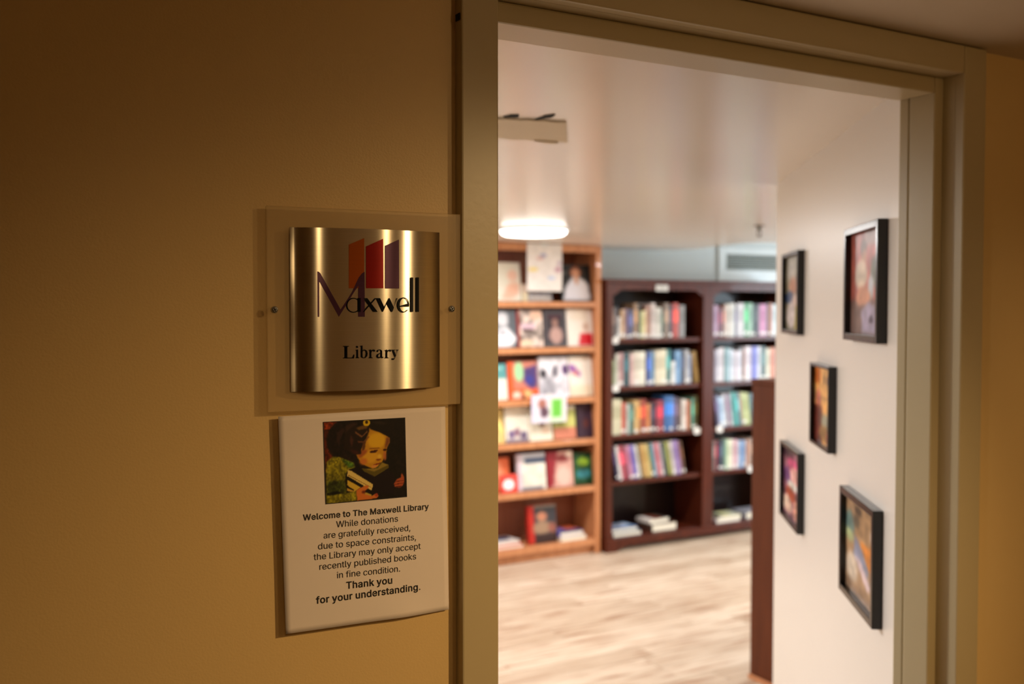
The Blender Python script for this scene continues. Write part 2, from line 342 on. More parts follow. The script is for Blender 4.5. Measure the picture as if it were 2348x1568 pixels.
# ------------------------------------------------------------------ glyphs
GLYPHS = {
 'r': {
  ' ': (188, ''),
  ',': (188, '38 -119 68 71 137 71 84 -119'),
  '.': (188, '83 85 95 87 107 85 118 81 128 73 135 64 140 53 141 41 140 29 135 18 128 9 118 1 107 -3 95 -4 83 -3 73 1 63 9 55 18 51 29 50 41 51 53 55 64 63 73 73 81'),
  'L': (393, '60 0 60 509 125 509 125 57 361 57 361 0'),
  'W': (686, '155 0 16 509 82 509 163 196 167 179 172 162 175 145 179 128 183 111 187 94 190 76 194 58 197 40 189 40 193 58 196 76 200 94 203 111 207 128 211 145 215 162 220 179 224 196 306 509 380 509 462 196 466 179 470 162 474 145 478 128 482 111 486 94 490 76 494 58 497 40 488 40 492 58 495 76 499 94 503 111 506 128 510 145 515 162 519 179 523 196 603 509 670 509 530 0 455 0 368 323 362 345 357 368 351 391 346 417 341 445 336 475 350 475 345 446 340 420 335 395 330 371 324 347 318 323 230 0'),
  'a': (389, '173 383 194 384 208 384 223 382 239 379 255 375 271 369 286 360 300 350 312 336 322 320 330 301 335 278 337 251 337 0 277 0 277 52 272 52 267 43 260 34 252 25 242 16 229 8 215 1 199 -4 181 -7 160 -9 137 -7 115 -3 94 5 76 15 60 29 48 45 38 63 32 84 30 108 32 128 36 146 43 161 53 174 64 184 78 193 92 200 108 206 125 211 143 214 161 217 178 220 200 223 218 225 234 227 247 229 257 231 265 235 271 240 274 246 276 255 275 272 272 285 267 297 260 307 251 315 240 322 227 327 212 330 196 331 178 330 163 327 149 322 137 316 127 309 118 301 110 292 104 283 100 274 41 291 51 313 64 331 79 346 95 358 114 368 133 375 153 380;276 190 272 187 267 184 259 182 251 180 241 178 231 176 221 174 210 173 200 171 191 170 182 169 175 168 161 166 147 163 134 159 122 153 112 147 103 139 97 130 93 118 92 105 93 93 96 82 102 72 109 64 119 57 130 52 142 48 156 46 170 45 192 47 211 51 228 59 242 68 254 80 263 93 270 108 274 122 276 138'),
  'b': (424, '53 0 53 509 114 509 114 319 118 319 123 327 130 336 137 346 147 355 158 364 171 373 188 379 207 383 229 384 259 382 287 374 313 361 335 342 354 320 370 293 381 261 388 227 390 189 388 151 381 116 370 84 355 57 336 34 313 16 288 3 260 -6 229 -8 208 -7 189 -3 172 4 159 12 147 21 138 31 130 41 123 50 118 59 112 59 112 0;220 330 198 328 178 322 161 312 147 299 134 282 125 263 118 241 114 216 113 189 114 162 118 138 125 115 135 95 147 78 162 65 179 55 198 49 220 47 242 49 262 55 279 66 294 80 306 97 316 117 323 139 327 163 328 189 327 215 323 239 316 261 307 281 295 298 280 311 262 322 243 328'),
  'c': (396, '174 382 207 384 226 384 243 381 260 377 276 371 291 364 305 356 318 346 330 335 340 322 349 308 356 293 362 277 303 262 300 272 295 281 290 289 284 297 278 304 270 311 261 316 252 321 242 325 231 328 220 329 207 330 184 328 163 321 145 310 130 296 118 278 108 258 102 236 98 212 96 187 98 163 102 139 108 117 118 97 130 80 145 66 163 55 184 49 207 46 220 47 232 49 243 52 253 55 262 60 271 66 279 73 285 80 292 89 297 98 301 107 304 117 363 102 357 86 350 70 341 56 331 43 319 32 306 21 292 12 277 5 261 -1 244 -5 226 -7 207 -8 174 -5 144 3 117 16 93 35 72 58 56 85 44 116 37 150 34 187 37 225 44 260 56 291 72 318 93 341 117 360 144 374'),
  'd': (424, '311 319 311 509 372 509 372 0 313 0 313 59 307 59 301 50 295 41 287 31 277 21 266 12 252 4 236 -3 217 -7 195 -8 165 -6 137 3 111 16 89 34 70 57 55 84 43 116 36 151 34 189 36 227 43 261 55 293 70 320 89 342 112 361 137 374 165 382 196 384 218 383 237 379 253 373 267 364 278 355 287 346 295 336 301 327 306 319;205 330 182 328 162 322 145 311 130 298 118 281 108 261 102 239 98 215 96 189 98 163 102 139 109 117 118 97 130 80 145 66 162 55 182 49 205 47 226 49 246 55 263 65 278 78 290 95 299 115 306 138 310 162 312 189 310 216 306 241 300 263 290 282 278 299 263 312 246 322 227 328'),
  'e': (404, '172 382 205 384 226 383 246 380 266 374 285 366 303 355 319 341 334 324 347 305 357 282 365 256 370 227 371 194 371 169 75 169 75 221 338 221 310 202 308 226 304 248 298 269 288 286 277 301 263 314 246 323 227 328 205 330 183 328 164 323 146 313 131 301 119 286 109 270 102 251 97 231 96 211 96 178 98 151 102 127 110 106 121 88 135 73 151 61 169 53 190 48 212 46 227 47 241 49 254 53 265 58 276 65 285 73 294 82 300 93 306 105 365 91 358 72 348 55 335 39 320 26 302 14 283 4 261 -3 237 -7 212 -8 177 -5 145 3 117 16 92 35 72 58 56 85 44 116 37 150 34 187 36 224 44 258 55 290 71 317 91 340 115 359 142 373'),
  'f': (254, '169 529 187 530 201 530 212 529 222 527 231 525 238 523 243 521 227 468 224 470 220 471 215 472 209 473 202 474 195 474 178 472 164 468 154 460 147 449 143 435 142 419 142 0 81 0 81 432 82 452 87 470 96 486 107 499 120 510 135 519 152 525;6 327 6 379 228 379 228 327'),
  'g': (425, '166 382 196 384 218 383 237 379 253 373 267 365 279 356 288 346 296 336 302 327 308 319 313 319 313 379 372 379 372 -9 370 -40 363 -67 350 -90 334 -109 314 -124 291 -136 265 -144 237 -149 207 -151 180 -149 156 -146 134 -140 114 -132 97 -122 82 -110 70 -97 59 -84 51 -69 101 -41 107 -49 114 -57 122 -66 131 -74 142 -82 154 -88 169 -93 187 -96 207 -97 236 -95 261 -87 282 -75 298 -58 308 -34 311 -6 311 68 306 68 301 60 294 51 287 41 277 32 266 23 252 16 236 10 217 6 195 5 165 7 138 14 113 27 90 43 71 65 55 90 43 120 36 154 34 191 36 229 43 263 55 293 71 320 90 342 112 361 138 374;205 330 182 328 163 322 145 312 130 298 118 282 109 262 102 241 98 218 96 193 98 167 102 144 109 123 118 104 131 88 145 76 163 66 183 61 205 59 227 61 246 66 264 75 278 87 290 103 300 121 307 142 311 166 312 193 311 219 307 242 300 264 291 283 279 299 264 312 247 322 227 328'),
  'h': (410, '53 0 53 509 114 509 114 287 102 287 116 319 132 344 152 362 175 374 200 382 227 384 252 383 275 377 295 369 313 356 328 340 341 321 350 298 355 271 357 240 357 0 296 0 296 235 293 263 286 286 273 304 256 318 235 326 210 329 192 328 176 324 161 317 147 308 136 297 126 283 119 266 115 248 114 227 114 0'),
  'i': (167, '53 0 53 379 114 379 114 0;73 522 84 524 95 522 105 518 114 512 121 504 125 494 126 483 125 472 121 463 114 455 105 448 95 444 84 443 73 444 63 448 54 455 47 463 43 472 41 483 43 494 47 504 54 512 63 518'),
  'k': (381, '53 0 53 509 114 509 114 212 121 212 284 379 360 379 193 213 372 0 294 0 152 170 114 134 114 0'),
  'l': (189, '53 84 53 509 114 509 114 99 114 83 117 71 120 62 126 57 135 53 146 52 152 52 157 52 160 53 164 53 167 54 170 54 181 3 175 1 169 0 162 -1 154 -2 147 -2 139 -2 112 0 91 8 74 20 62 37 55 59'),
  'm': (610, '203 385 219 386 245 383 268 375 287 361 303 342 314 320 321 295 312 295 318 312 326 329 337 343 350 356 364 366 381 375 398 381 417 385 437 386 458 385 478 380 497 372 514 361 529 346 541 328 550 307 555 283 557 255 557 0 496 0 496 254 493 279 485 298 473 313 456 323 438 329 419 330 402 329 387 326 374 320 363 312 353 302 345 290 340 277 336 263 335 247 335 0 274 0 274 260 272 280 265 297 253 311 238 322 220 328 199 330 185 329 171 326 158 320 145 312 135 302 126 289 119 274 115 257 114 238 114 0 53 0 53 379 112 379 112 295 108 295 114 314 122 331 132 346 144 358 158 368 172 376 187 382'),
  'n': (410, '200 382 227 384 252 383 275 377 295 369 313 356 328 340 341 321 350 298 355 271 357 240 357 0 296 0 296 235 293 263 286 286 273 304 256 318 235 326 210 329 192 328 176 324 161 317 147 308 136 297 126 283 119 266 115 248 114 227 114 0 53 0 53 379 112 379 112 287 102 287 116 319 132 344 152 362 175 374'),
  'o': (415, '174 382 207 384 241 382 271 374 299 360 323 341 343 318 359 291 371 260 379 225 381 187 379 150 371 116 359 85 343 58 323 35 299 16 271 3 241 -5 207 -8 174 -5 144 3 117 16 93 35 72 58 56 85 44 116 37 150 34 187 37 225 44 260 56 291 72 318 93 341 117 360 144 374;207 330 184 328 163 321 145 310 130 296 118 278 108 258 102 236 98 212 96 187 98 163 102 139 108 117 118 97 130 80 145 66 163 55 184 49 207 46 231 49 252 55 270 66 285 80 298 97 307 117 314 139 318 163 319 187 318 212 314 236 307 258 298 278 285 296 270 310 252 321 231 328'),
  'p': (424, '207 383 229 384 259 382 287 374 313 361 335 342 354 320 370 293 381 261 388 227 390 189 388 151 381 116 370 84 355 57 336 34 313 16 288 3 260 -6 229 -8 208 -7 189 -3 173 4 159 12 147 21 138 31 130 41 124 50 118 59 114 59 114 -143 53 -143 53 379 112 379 112 319 118 319 123 327 130 336 137 346 147 355 158 364 171 373 188 379;220 330 198 328 178 322 161 312 147 299 134 282 125 263 118 241 114 216 113 189 114 162 118 138 125 115 135 95 147 78 162 65 179 55 198 49 220 47 242 49 262 55 279 66 294 80 306 97 316 117 323 139 327 163 328 189 327 215 323 239 316 261 307 281 295 298 280 311 262 322 243 328'),
  'r': (259, '191 383 213 385 218 385 223 385 229 384 235 384 240 384 243 384 243 322 241 323 236 324 230 324 223 325 215 326 207 326 190 324 174 321 159 315 146 306 135 296 126 284 119 269 115 254 114 237 114 0 53 0 53 379 112 379 112 321 115 321 124 339 137 354 152 367 171 377'),
  's': (365, '161 383 187 384 212 383 234 379 254 372 271 363 286 352 299 339 309 324 318 308 324 290 268 277 262 291 254 304 243 316 228 325 210 331 187 333 166 331 147 326 131 317 119 305 111 292 109 277 110 264 115 253 124 243 136 235 152 229 172 223 229 209 261 200 287 187 306 171 320 153 328 131 331 107 329 85 323 65 312 47 298 31 281 18 260 6 236 -2 210 -7 182 -8 157 -7 133 -3 112 3 93 12 76 24 62 38 50 54 41 73 36 94 94 107 101 87 111 72 124 60 141 52 160 47 181 45 206 47 227 53 244 62 258 74 265 88 268 103 266 115 262 126 254 136 243 144 229 150 212 155 149 170 118 180 92 192 72 208 58 227 50 249 47 274 49 295 55 314 65 332 79 347 95 360 115 370 137 378'),
  't': (227, '65 471 65 93 68 64 77 41 92 21 113 7 138 -1 168 -4 176 -4 184 -3 192 -3 200 -2 207 0 213 2 202 54 197 53 191 52 185 51 180 50 175 50 170 50 156 51 144 55 136 61 130 70 127 83 126 98 126 471;6 327 6 379 204 379 204 327'),
  'u': (410, '53 139 53 379 114 379 114 144 116 117 124 94 137 75 154 61 175 53 200 50 218 51 234 55 249 62 263 71 274 83 283 97 290 113 295 132 296 153 296 379 357 379 357 0 298 0 298 92 307 92 294 60 277 35 257 17 234 5 209 -3 182 -5 158 -3 135 2 115 11 97 23 82 39 69 59 60 82 54 109'),
  'v': (389, '163 0 17 379 84 379 165 155 173 132 180 110 187 87 193 64 199 42 206 21 184 21 191 42 197 64 203 87 209 110 216 132 224 155 305 379 371 379 226 0'),
  'y': (389, '163 -1 17 379 84 379 165 155 173 132 180 109 187 87 193 64 199 42 206 21 184 21 190 42 196 64 202 87 209 110 216 132 224 155 305 379 371 379 204 -58 196 -77 187 -93 177 -107 165 -119 153 -128 139 -136 125 -141 109 -144 91 -145 82 -145 73 -144 65 -143 57 -142 52 -140 47 -139 61 -86 71 -87 83 -89 94 -90 104 -89 113 -86 122 -81 130 -74 138 -64 145 -51 151 -36'),
 },
 'b': {
  ' ': (188, ''),
  'L': (418, '44 -16 44 525 141 525 141 73 377 73 377 -16'),
  'M': (653, '44 -16 44 525 163 525 292 193 295 184 299 175 302 164 306 152 310 140 314 127 319 114 323 101 327 88 330 76 334 64 343 33 285 33 295 64 299 75 303 87 307 100 311 113 315 126 319 139 323 151 327 163 331 174 334 184 337 193 465 525 584 525 584 -16 488 -16 488 291 488 302 488 314 488 327 489 341 489 355 489 369 489 384 490 399 490 413 490 428 491 443 491 473 534 473 523 437 518 421 513 404 507 388 502 373 497 358 492 343 487 329 482 316 478 304 474 294 471 285 353 -16 275 -16 155 285 152 294 148 304 144 316 140 328 135 341 130 356 125 371 119 386 114 403 108 419 103 435 89 473 134 473 135 445 136 431 136 416 136 402 137 387 137 372 137 357 137 343 138 329 138 315 138 303 138 291 138 -16'),
  'T': (474, '16 436 16 525 433 525 433 436 273 436 273 -16 177 -16 177 436'),
  'W': (711, '143 -16 -5 525 95 525 179 200 183 183 187 166 191 149 195 132 199 114 202 97 206 79 209 61 216 24 170 24 177 61 180 79 184 97 188 114 192 132 196 149 200 166 204 183 208 200 294 525 392 525 477 200 482 183 486 166 490 149 494 132 498 115 502 97 506 79 509 61 516 24 469 24 476 61 480 79 483 97 487 114 491 132 495 149 499 166 503 183 507 200 591 525 690 525 542 -16 443 -16 352 319 347 341 341 364 336 388 330 414 325 442 317 491 369 491 360 443 355 417 351 391 345 367 340 343 333 319 243 -16'),
  'a': (414, '172 399 194 400 209 400 225 398 243 395 260 390 278 383 295 374 311 362 325 346 337 328 346 306 351 280 353 252 353 -16 261 -16 261 36 282 36 281 34 273 24 263 13 251 3 237 -6 221 -14 203 -20 182 -23 160 -25 134 -23 110 -18 88 -10 67 2 49 17 34 36 23 57 16 82 14 108 16 131 21 151 29 169 41 184 54 197 70 207 86 215 103 221 122 226 140 230 158 233 176 236 198 238 216 241 232 243 243 244 252 247 257 249 259 251 260 256 259 269 256 280 253 289 247 296 241 302 233 308 222 311 210 314 196 315 180 314 167 312 155 308 145 302 136 296 129 290 123 282 118 275 109 255 19 281 37 321 51 341 68 358 87 372 107 383 128 391 150 396;281 173 273 170 264 167 255 164 245 162 234 160 223 158 213 157 202 155 193 154 185 153 178 152 164 150 152 147 140 144 130 139 122 134 116 129 111 123 109 115 108 105 109 96 111 88 115 82 120 76 127 71 136 67 146 64 157 62 170 61 190 63 206 67 220 73 232 81 242 90 250 101 255 113 258 125 260 139 260 156'),
  'b': (449, '37 -16 37 525 130 525 130 335 110 335 117 346 125 356 136 367 149 378 164 387 183 395 205 399 229 400 262 398 293 389 322 374 347 354 368 329 384 299 397 266 404 229 406 189 404 148 397 111 385 78 368 48 347 23 322 3 294 -12 263 -21 230 -24 205 -23 184 -18 165 -11 150 -1 136 9 126 21 117 32 110 41 109 43 128 43 128 -16;148 274 140 257 134 237 130 215 129 189 130 164 134 141 140 121 149 103 159 89 171 78 185 70 202 65 220 63 239 65 256 70 270 78 282 90 292 105 301 122 307 143 311 165 312 189 311 213 307 235 301 255 293 273 282 287 270 298 256 307 239 312 220 314 201 312 185 307 171 299 158 288'),
  'c': (421, '171 398 207 400 227 400 246 397 265 392 282 386 299 379 314 369 328 358 341 345 353 331 363 316 371 299 382 266 292 243 285 266 281 273 277 280 272 287 267 293 260 298 253 303 246 306 237 310 228 312 218 313 208 314 187 312 170 306 155 297 142 285 132 270 123 253 117 232 114 211 112 187 114 165 117 143 123 123 132 106 142 91 155 79 170 70 187 64 208 62 218 63 228 64 238 67 246 70 254 74 261 79 267 84 273 90 278 97 282 105 286 113 294 136 384 114 372 80 364 63 354 47 343 33 330 20 316 8 300 -2 283 -10 265 -16 247 -21 227 -23 207 -24 171 -21 138 -12 108 3 82 23 60 48 42 78 28 111 21 148 18 187 21 228 28 264 42 298 60 328 82 353 108 373 138 389'),
  'd': (449, '295 335 295 525 388 525 388 -16 297 -16 297 43 315 43 308 32 299 21 288 9 275 -1 260 -11 241 -18 219 -23 195 -24 162 -21 131 -12 103 3 78 23 57 48 40 78 28 111 21 148 18 189 21 229 28 266 40 299 57 329 78 354 103 374 131 389 162 398 195 400 220 399 242 395 260 387 276 378 289 367 299 356 308 346 315 336;240 307 223 312 205 314 185 312 168 307 154 298 142 287 132 273 123 255 117 235 114 213 112 189 114 165 117 143 124 122 132 105 142 90 155 78 169 70 185 65 205 63 223 65 239 70 253 78 266 89 276 103 284 121 291 141 294 164 296 189 294 215 291 237 285 257 276 274 266 288 254 299'),
  'e': (429, '169 397 205 400 228 399 250 395 271 389 292 380 312 368 330 352 347 334 361 312 372 288 381 259 386 228 387 194 387 153 59 153 59 237 391 237 295 173 292 224 289 244 283 262 275 278 265 290 253 301 240 308 224 313 205 314 186 312 170 308 155 300 143 290 132 277 123 263 117 246 113 229 112 210 112 178 113 153 118 132 125 113 134 98 146 85 159 75 175 68 192 64 213 62 225 63 237 65 248 68 258 72 266 77 274 84 281 92 286 101 296 124 386 102 372 65 361 46 347 28 330 13 310 0 288 -10 265 -18 239 -23 212 -24 174 -21 140 -12 109 3 82 23 59 48 41 78 28 111 21 147 18 187 21 226 28 263 41 297 58 327 80 352 106 373 136 388'),
  'f': (279, '167 545 187 546 201 546 214 544 225 542 235 540 242 538 262 531 238 448 219 454 216 455 212 456 207 457 201 458 195 458 181 457 172 453 166 449 162 442 159 432 158 418 158 -16 65 -16 65 432 66 455 72 476 82 495 95 511 111 523 128 533 147 540;-10 395 -10 311 244 311 244 395'),
  'g': (450, '163 398 196 400 220 399 242 395 261 387 276 378 289 368 300 356 309 346 316 336 297 335 297 395 388 395 388 -10 386 -43 378 -73 364 -99 345 -121 322 -138 297 -151 268 -160 239 -165 207 -167 179 -165 152 -161 129 -155 107 -146 88 -135 72 -122 58 -108 46 -93 28 -63 106 -20 120 -39 126 -47 133 -55 141 -62 150 -68 161 -73 173 -78 189 -80 207 -81 233 -79 254 -73 272 -62 285 -49 292 -30 295 -5 295 52 315 52 307 41 299 31 288 20 275 10 259 1 241 -6 219 -10 195 -11 163 -9 132 -1 104 13 79 31 58 55 41 83 28 115 21 151 18 191 21 231 28 267 40 300 57 329 79 354 104 374 132 389;240 307 224 312 205 314 186 312 169 307 155 299 142 287 132 273 123 256 117 237 114 216 112 193 114 169 117 148 124 129 132 113 142 100 155 89 169 81 185 77 205 75 224 77 241 81 255 89 267 99 277 111 285 127 291 146 295 168 296 193 295 217 291 239 285 258 277 275 267 288 254 299'),
  'h': (435, '37 -16 37 525 130 525 130 271 78 271 102 327 120 354 143 375 169 389 197 398 227 400 254 399 280 393 303 383 324 368 341 350 355 328 365 302 371 273 373 241 373 -16 280 -16 280 234 278 259 271 278 261 293 248 304 231 311 210 313 195 312 181 309 168 303 157 296 148 287 140 275 135 261 131 245 130 226 130 -16'),
  'i': (192, '37 -16 37 395 130 395 130 -16;69 538 84 540 99 538 113 533 125 524 135 512 141 498 142 483 141 468 135 455 125 443 113 434 99 428 84 427 69 428 55 434 43 443 33 455 27 468 25 483 27 498 33 512 43 524 55 533'),
  'k': (406, '37 -16 37 525 130 525 130 245 278 395 398 395 245 242 405 -16 286 -16 178 172 130 124 130 -16'),
  'l': (214, '37 84 37 525 130 525 130 99 130 85 132 76 134 71 138 69 147 68 151 68 155 68 158 68 161 69 164 69 182 73 200 -9 178 -14 171 -16 164 -17 156 -18 148 -18 139 -18 109 -16 83 -7 62 9 48 30 39 55'),
  'm': (635, '201 401 219 402 249 399 276 389 298 372 316 351 329 326 342 279 290 279 303 319 313 337 325 354 340 368 356 380 374 390 394 397 415 401 437 402 461 400 483 395 505 386 524 373 541 356 555 336 565 312 571 285 573 256 573 -16 480 -16 480 253 477 275 472 290 462 300 449 308 435 313 418 314 405 313 393 311 382 306 373 299 366 292 359 283 355 272 352 260 351 247 351 -16 258 -16 258 259 256 276 251 288 242 299 230 308 216 313 199 314 187 313 176 311 165 306 155 299 147 291 140 281 134 269 131 255 130 237 130 -16 37 -16 37 395 128 395 128 279 85 279 99 321 108 340 120 356 134 370 149 382 165 391 183 397'),
  'n': (435, '197 398 227 400 254 399 280 393 303 383 323 368 341 350 355 328 365 302 371 273 373 241 373 -16 280 -16 280 234 278 259 271 278 261 293 248 304 231 311 210 313 195 312 181 309 168 303 157 296 148 287 140 275 135 261 131 245 130 226 130 -16 37 -16 37 395 128 395 128 271 78 271 102 327 120 354 143 375 169 389'),
  'o': (440, '171 398 207 400 243 398 277 389 307 373 334 353 356 328 374 298 387 264 395 228 397 187 395 148 387 111 374 78 356 48 334 23 307 3 277 -12 243 -21 207 -24 171 -21 138 -12 108 3 82 23 60 48 42 78 28 111 21 148 18 187 21 228 28 264 42 298 60 328 82 353 108 373 138 389;207 314 187 312 170 306 155 297 142 285 132 270 123 253 117 232 114 211 112 187 114 165 117 143 123 123 132 106 142 91 155 79 170 70 187 64 207 62 228 64 246 70 260 79 273 91 284 106 292 123 298 143 302 165 303 187 302 210 298 232 292 252 284 270 273 285 260 297 246 306 228 312'),
  'r': (284, '188 399 212 401 218 401 224 401 230 400 236 400 240 400 259 399 259 303 238 307 234 308 228 308 221 309 214 310 207 310 192 309 179 305 167 300 156 294 147 285 140 275 134 264 131 251 130 236 130 -16 37 -16 37 395 128 395 128 337 105 337 111 347 125 366 144 381 165 392'),
  's': (390, '159 399 187 400 214 399 238 395 260 387 280 377 297 364 311 349 323 332 332 314 345 278 258 259 248 283 241 294 232 303 221 310 207 315 187 316 169 315 153 311 140 304 131 295 126 287 125 277 126 268 129 262 134 256 144 249 157 244 176 238 234 225 267 215 295 201 318 183 334 161 344 135 347 107 345 82 338 59 325 38 309 19 289 4 266 -8 240 -17 212 -22 182 -24 155 -23 130 -19 106 -12 85 -2 66 11 50 27 36 46 26 68 16 106 104 125 115 95 123 83 133 74 146 67 162 63 181 61 203 63 221 68 235 75 245 84 250 93 252 103 251 111 248 118 243 124 235 130 224 135 208 140 145 155 112 165 83 179 61 197 44 219 34 245 31 274 33 298 40 321 52 341 68 359 87 373 109 385 133 394'),
  't': (252, '49 92 49 487 142 487 142 98 143 85 145 77 148 72 152 69 159 67 171 66 174 66 178 66 183 67 189 68 194 69 214 72 232 -10 210 -16 202 -17 194 -19 185 -19 177 -20 168 -20 135 -17 105 -7 81 10 63 33 52 61;-10 395 -10 311 220 311 220 395'),
  'u': (435, '37 138 37 395 130 395 130 145 132 120 138 101 149 86 162 75 179 69 200 66 215 67 229 71 241 76 252 83 261 93 269 104 275 118 279 134 280 153 280 395 373 395 373 -16 282 -16 282 108 331 108 308 52 289 24 266 4 240 -10 212 -18 182 -21 155 -19 130 -13 107 -3 86 11 69 29 55 51 45 77 39 107'),
  'w': (592, '126 -16 1 395 99 395 149 218 155 194 162 168 169 140 177 111 184 79 195 25 145 25 156 78 163 109 170 138 177 166 184 193 191 218 240 395 329 395 377 218 384 193 390 167 397 139 404 110 411 78 422 25 371 25 383 78 390 110 397 139 405 167 411 193 418 218 468 395 566 395 441 -16 356 -16 303 167 299 185 294 203 289 221 284 239 280 258 275 277 270 295 266 315 256 354 311 354 302 315 297 296 292 277 288 258 283 239 278 221 273 202 268 185 263 167 211 -16'),
  'x': (404, '-10 -16 100 -16 191 120 280 -16 390 -16 251 190 382 395 273 395 193 268 109 395 -2 395 131 194'),
  'y': (414, '145 -2 -6 395 96 395 180 160 188 137 196 114 202 91 208 69 214 47 227 5 162 5 175 47 181 69 187 91 194 114 201 137 209 160 294 395 395 395 219 -64 210 -84 200 -102 189 -117 176 -131 162 -142 146 -150 129 -156 111 -160 92 -161 81 -161 71 -160 62 -159 54 -157 47 -155 28 -149 50 -67 74 -72 85 -73 93 -74 101 -73 107 -71 113 -68 118 -63 124 -55 130 -45 136 -30'),
 },
}

def glyph_mesh(loops):
    """flat mesh (verts, faces) filled from closed outlines, even-odd"""
    cu = bpy.data.curves.new('outline', 'CURVE'); cu.dimensions = '2D'; cu.fill_mode = 'BOTH'
    for l in loops:
        sp = cu.splines.new('POLY'); sp.points.add(len(l) - 1); sp.use_cyclic_u = True
        for p, q in zip(sp.points, l): p.co = (q[0], q[1], 0, 1)
    o = bpy.data.objects.new('outline', cu)
    me = o.to_mesh()
    V = [(v.co.x, v.co.y) for v in me.vertices]; F = [tuple(p.vertices) for p in me.polygons]
    o.to_mesh_clear(); bpy.data.objects.remove(o); bpy.data.curves.remove(cu)
    return V, F
GC = {}
def glyph(style, ch):
    k = (style, ch)
    if k not in GC:
        adv, s = GLYPHS[style][ch]
        loops = []
        for part in (s.split(';') if s else []):
            n = list(map(int, part.split())); loops.append([(n[i]/1000, n[i+1]/1000) for i in range(0, len(n), 2)])
        GC[k] = (adv/1000, glyph_mesh(loops) if loops else ([], []))
    return GC[k]
def text_mesh(runs):
    """runs = [(style, text)] -> verts, faces, width"""
    V = []; F = []; x = 0
    for st, t in runs:
        for ch in t:
            a, (gv, gf) = glyph(st, ch); b = len(V)
            V += [(p[0] + x, p[1]) for p in gv]; F += [tuple(b+i for i in f) for f in gf]
            x += a
    xs = [p[0] for p in V]
    return V, F, min(xs), max(xs)

# ================================================================== SETTING
VF = 1.233                    # corridor face of the wall that holds the doorway
VC = 1.213                    # face of the door casing
VI = 1.345                    # library face of that wall
UL, UR = 0.668, 1.663         # door opening
ZH = 2.141                    # head of the opening
ZCC = 2.195                   # corridor ceiling
ZLC = 2.145                   # library ceiling
TH = R(4.0)
PL = (UL - 0.057, VF)         # left wall turns slightly away here
def left_pt(d, off=0.0):      # point on left wall d metres left of the casing, off metres out of it
    return (PL[0] - d*math.cos(TH) - off*math.sin(TH), PL[1] + d*math.sin(TH) - off*math.cos(TH))
a = left_pt(4.0)
struct('wall_left', MB().prism([PL, (UL - 0.031, VF), (UL - 0.031, VI), (a[0], VI + 0.3), (a[0], a[1])][::-1], 0, 2.30), M['tan'])
struct('wall_right', MB().box(UR + 0.03, 7.5, VF, VI, 0, ZH + 0.03), M['tan'])
struct('wall_front', MB().box(PL[0], 7.5, VF, VI, ZH + 0.03, 2.32), M['tan'])
struct('wall_back', MB().box(-3.6, 7.5, -0.95, -0.85, 0, 2.30), M['tan'])
struct('wall_end', MB().box(7.5, 7.6, -0.95, VI, 0, 2.30), M['tan'])
struct('wall_start', MB().box(-3.7, -3.6, -0.95, 1.7, 0, 2.30), M['tan'])
struct('ceiling_corridor', MB().box(-3.6, 7.5, -0.95, VI, ZCC, 2.30), M['corr_ceiling'])
struct('floor_corridor', MB().box(-3.6, 7.5, -0.95, VI, -0.05, 0.0), M['corr_floor'])

# casing and jambs (painted cream)
zst = hv(2136, 212, 1.258).z
struct('trim_1', MB().box(UL - 0.057, UL, VC, VF + 0.002, 0, ZCC - 0.002), M['trim'], 0.0025, 'narrow flat casing left of the doorway')
struct('trim_2', MB().box(UR, UR + 0.064, VC, VF + 0.002, 0, ZCC - 0.002), M['trim'], 0.003)
struct('trim_3', MB().box(UL + 0.0005, UR - 0.0005, VC, VF + 0.002, ZH, ZCC - 0.002), M['trim'], 0.003)
jm = MB()
jm.box(UR - 0.0, UR + 0.03, VF, VI, 0, ZH)
jm.box(UL - 0.03, UL, VF, VI, 0, ZH)
jm.box(UL - 0.03, UR + 0.03, VF, VI, ZH, ZH + 0.03)
struct('door_1', jm, M['trim'], label='cream door lining on both sides of the opening')
st = MB()
st.box(UR - 0.025, UR, 1.258, 1.316, 0, ZH); st.box(UR - 0.022, UR, 1.319, VI - 0.003, 0, ZH)
struct('trim_4', st, M['trim'], 0.003)
struct('trim_5', MB().box(UL, UL + 0.02, 1.258, VI - 0.003, 0, ZH), M['trim'], 0.003)
struct('trim_6', MB().box(UL + 0.02, UR - 0.025, 1.258, VI - 0.003, zst, ZH), M['trim'], 0.004)
# thin dark crack where casing meets the wall at the top left
c = hv(1059, 36, VC)
struct('trim_7', MB().box(UL - 0.0585, UL - 0.0572, VC + 0.004, VF - 0.004, c.z - 0.004, c.z + 0.005), M['dark'])

# ------------------------------------------------------------------ library shell
fb = hz(1390, 1268, 0.0)
VD = fb.y                     # front plane of the dark bookcase
VO = VD + 0.035               # front plane of the oak bookcase
VW = VD + 0.42                # far wall
print('VD', VD, 'VW', VW)
struct('floor', MB().box(-2.5, 7.8, VI, VW + 0.1, -0.06, -0.012), M['brown'], label='pale wood plank floor of the library')
floor = bpy.data.objects['floor']
rnd = random.Random(5)
v = VI; pk = 0
while v < VW:
    u = 0.6 - rnd.random()*1.2
    while u < 5.6:
        L = rnd.uniform(1.0, 1.5)
        if u + L > 0.5:
            wd = min(0.146, VW - v - 0.002)
            if wd > 0.03:
                mb = MB().box(0, L - 0.002, 0, wd, -0.0119, 0)
                o = mb.build('plank', M['plank'], floor); o.location = (u, v, 0); pk += 1
        u += L
    v += 0.148
print('planks', pk)
struct('wall_far', MB().box(-2.5, 7.8, VW, VW + 0.1, 0, 2.6), M['far_wall'])
struct('wall_side', MB().box(-2.6, -2.5, VI + 0.2, VW + 0.1, 0, 2.6), M['white_wall'])
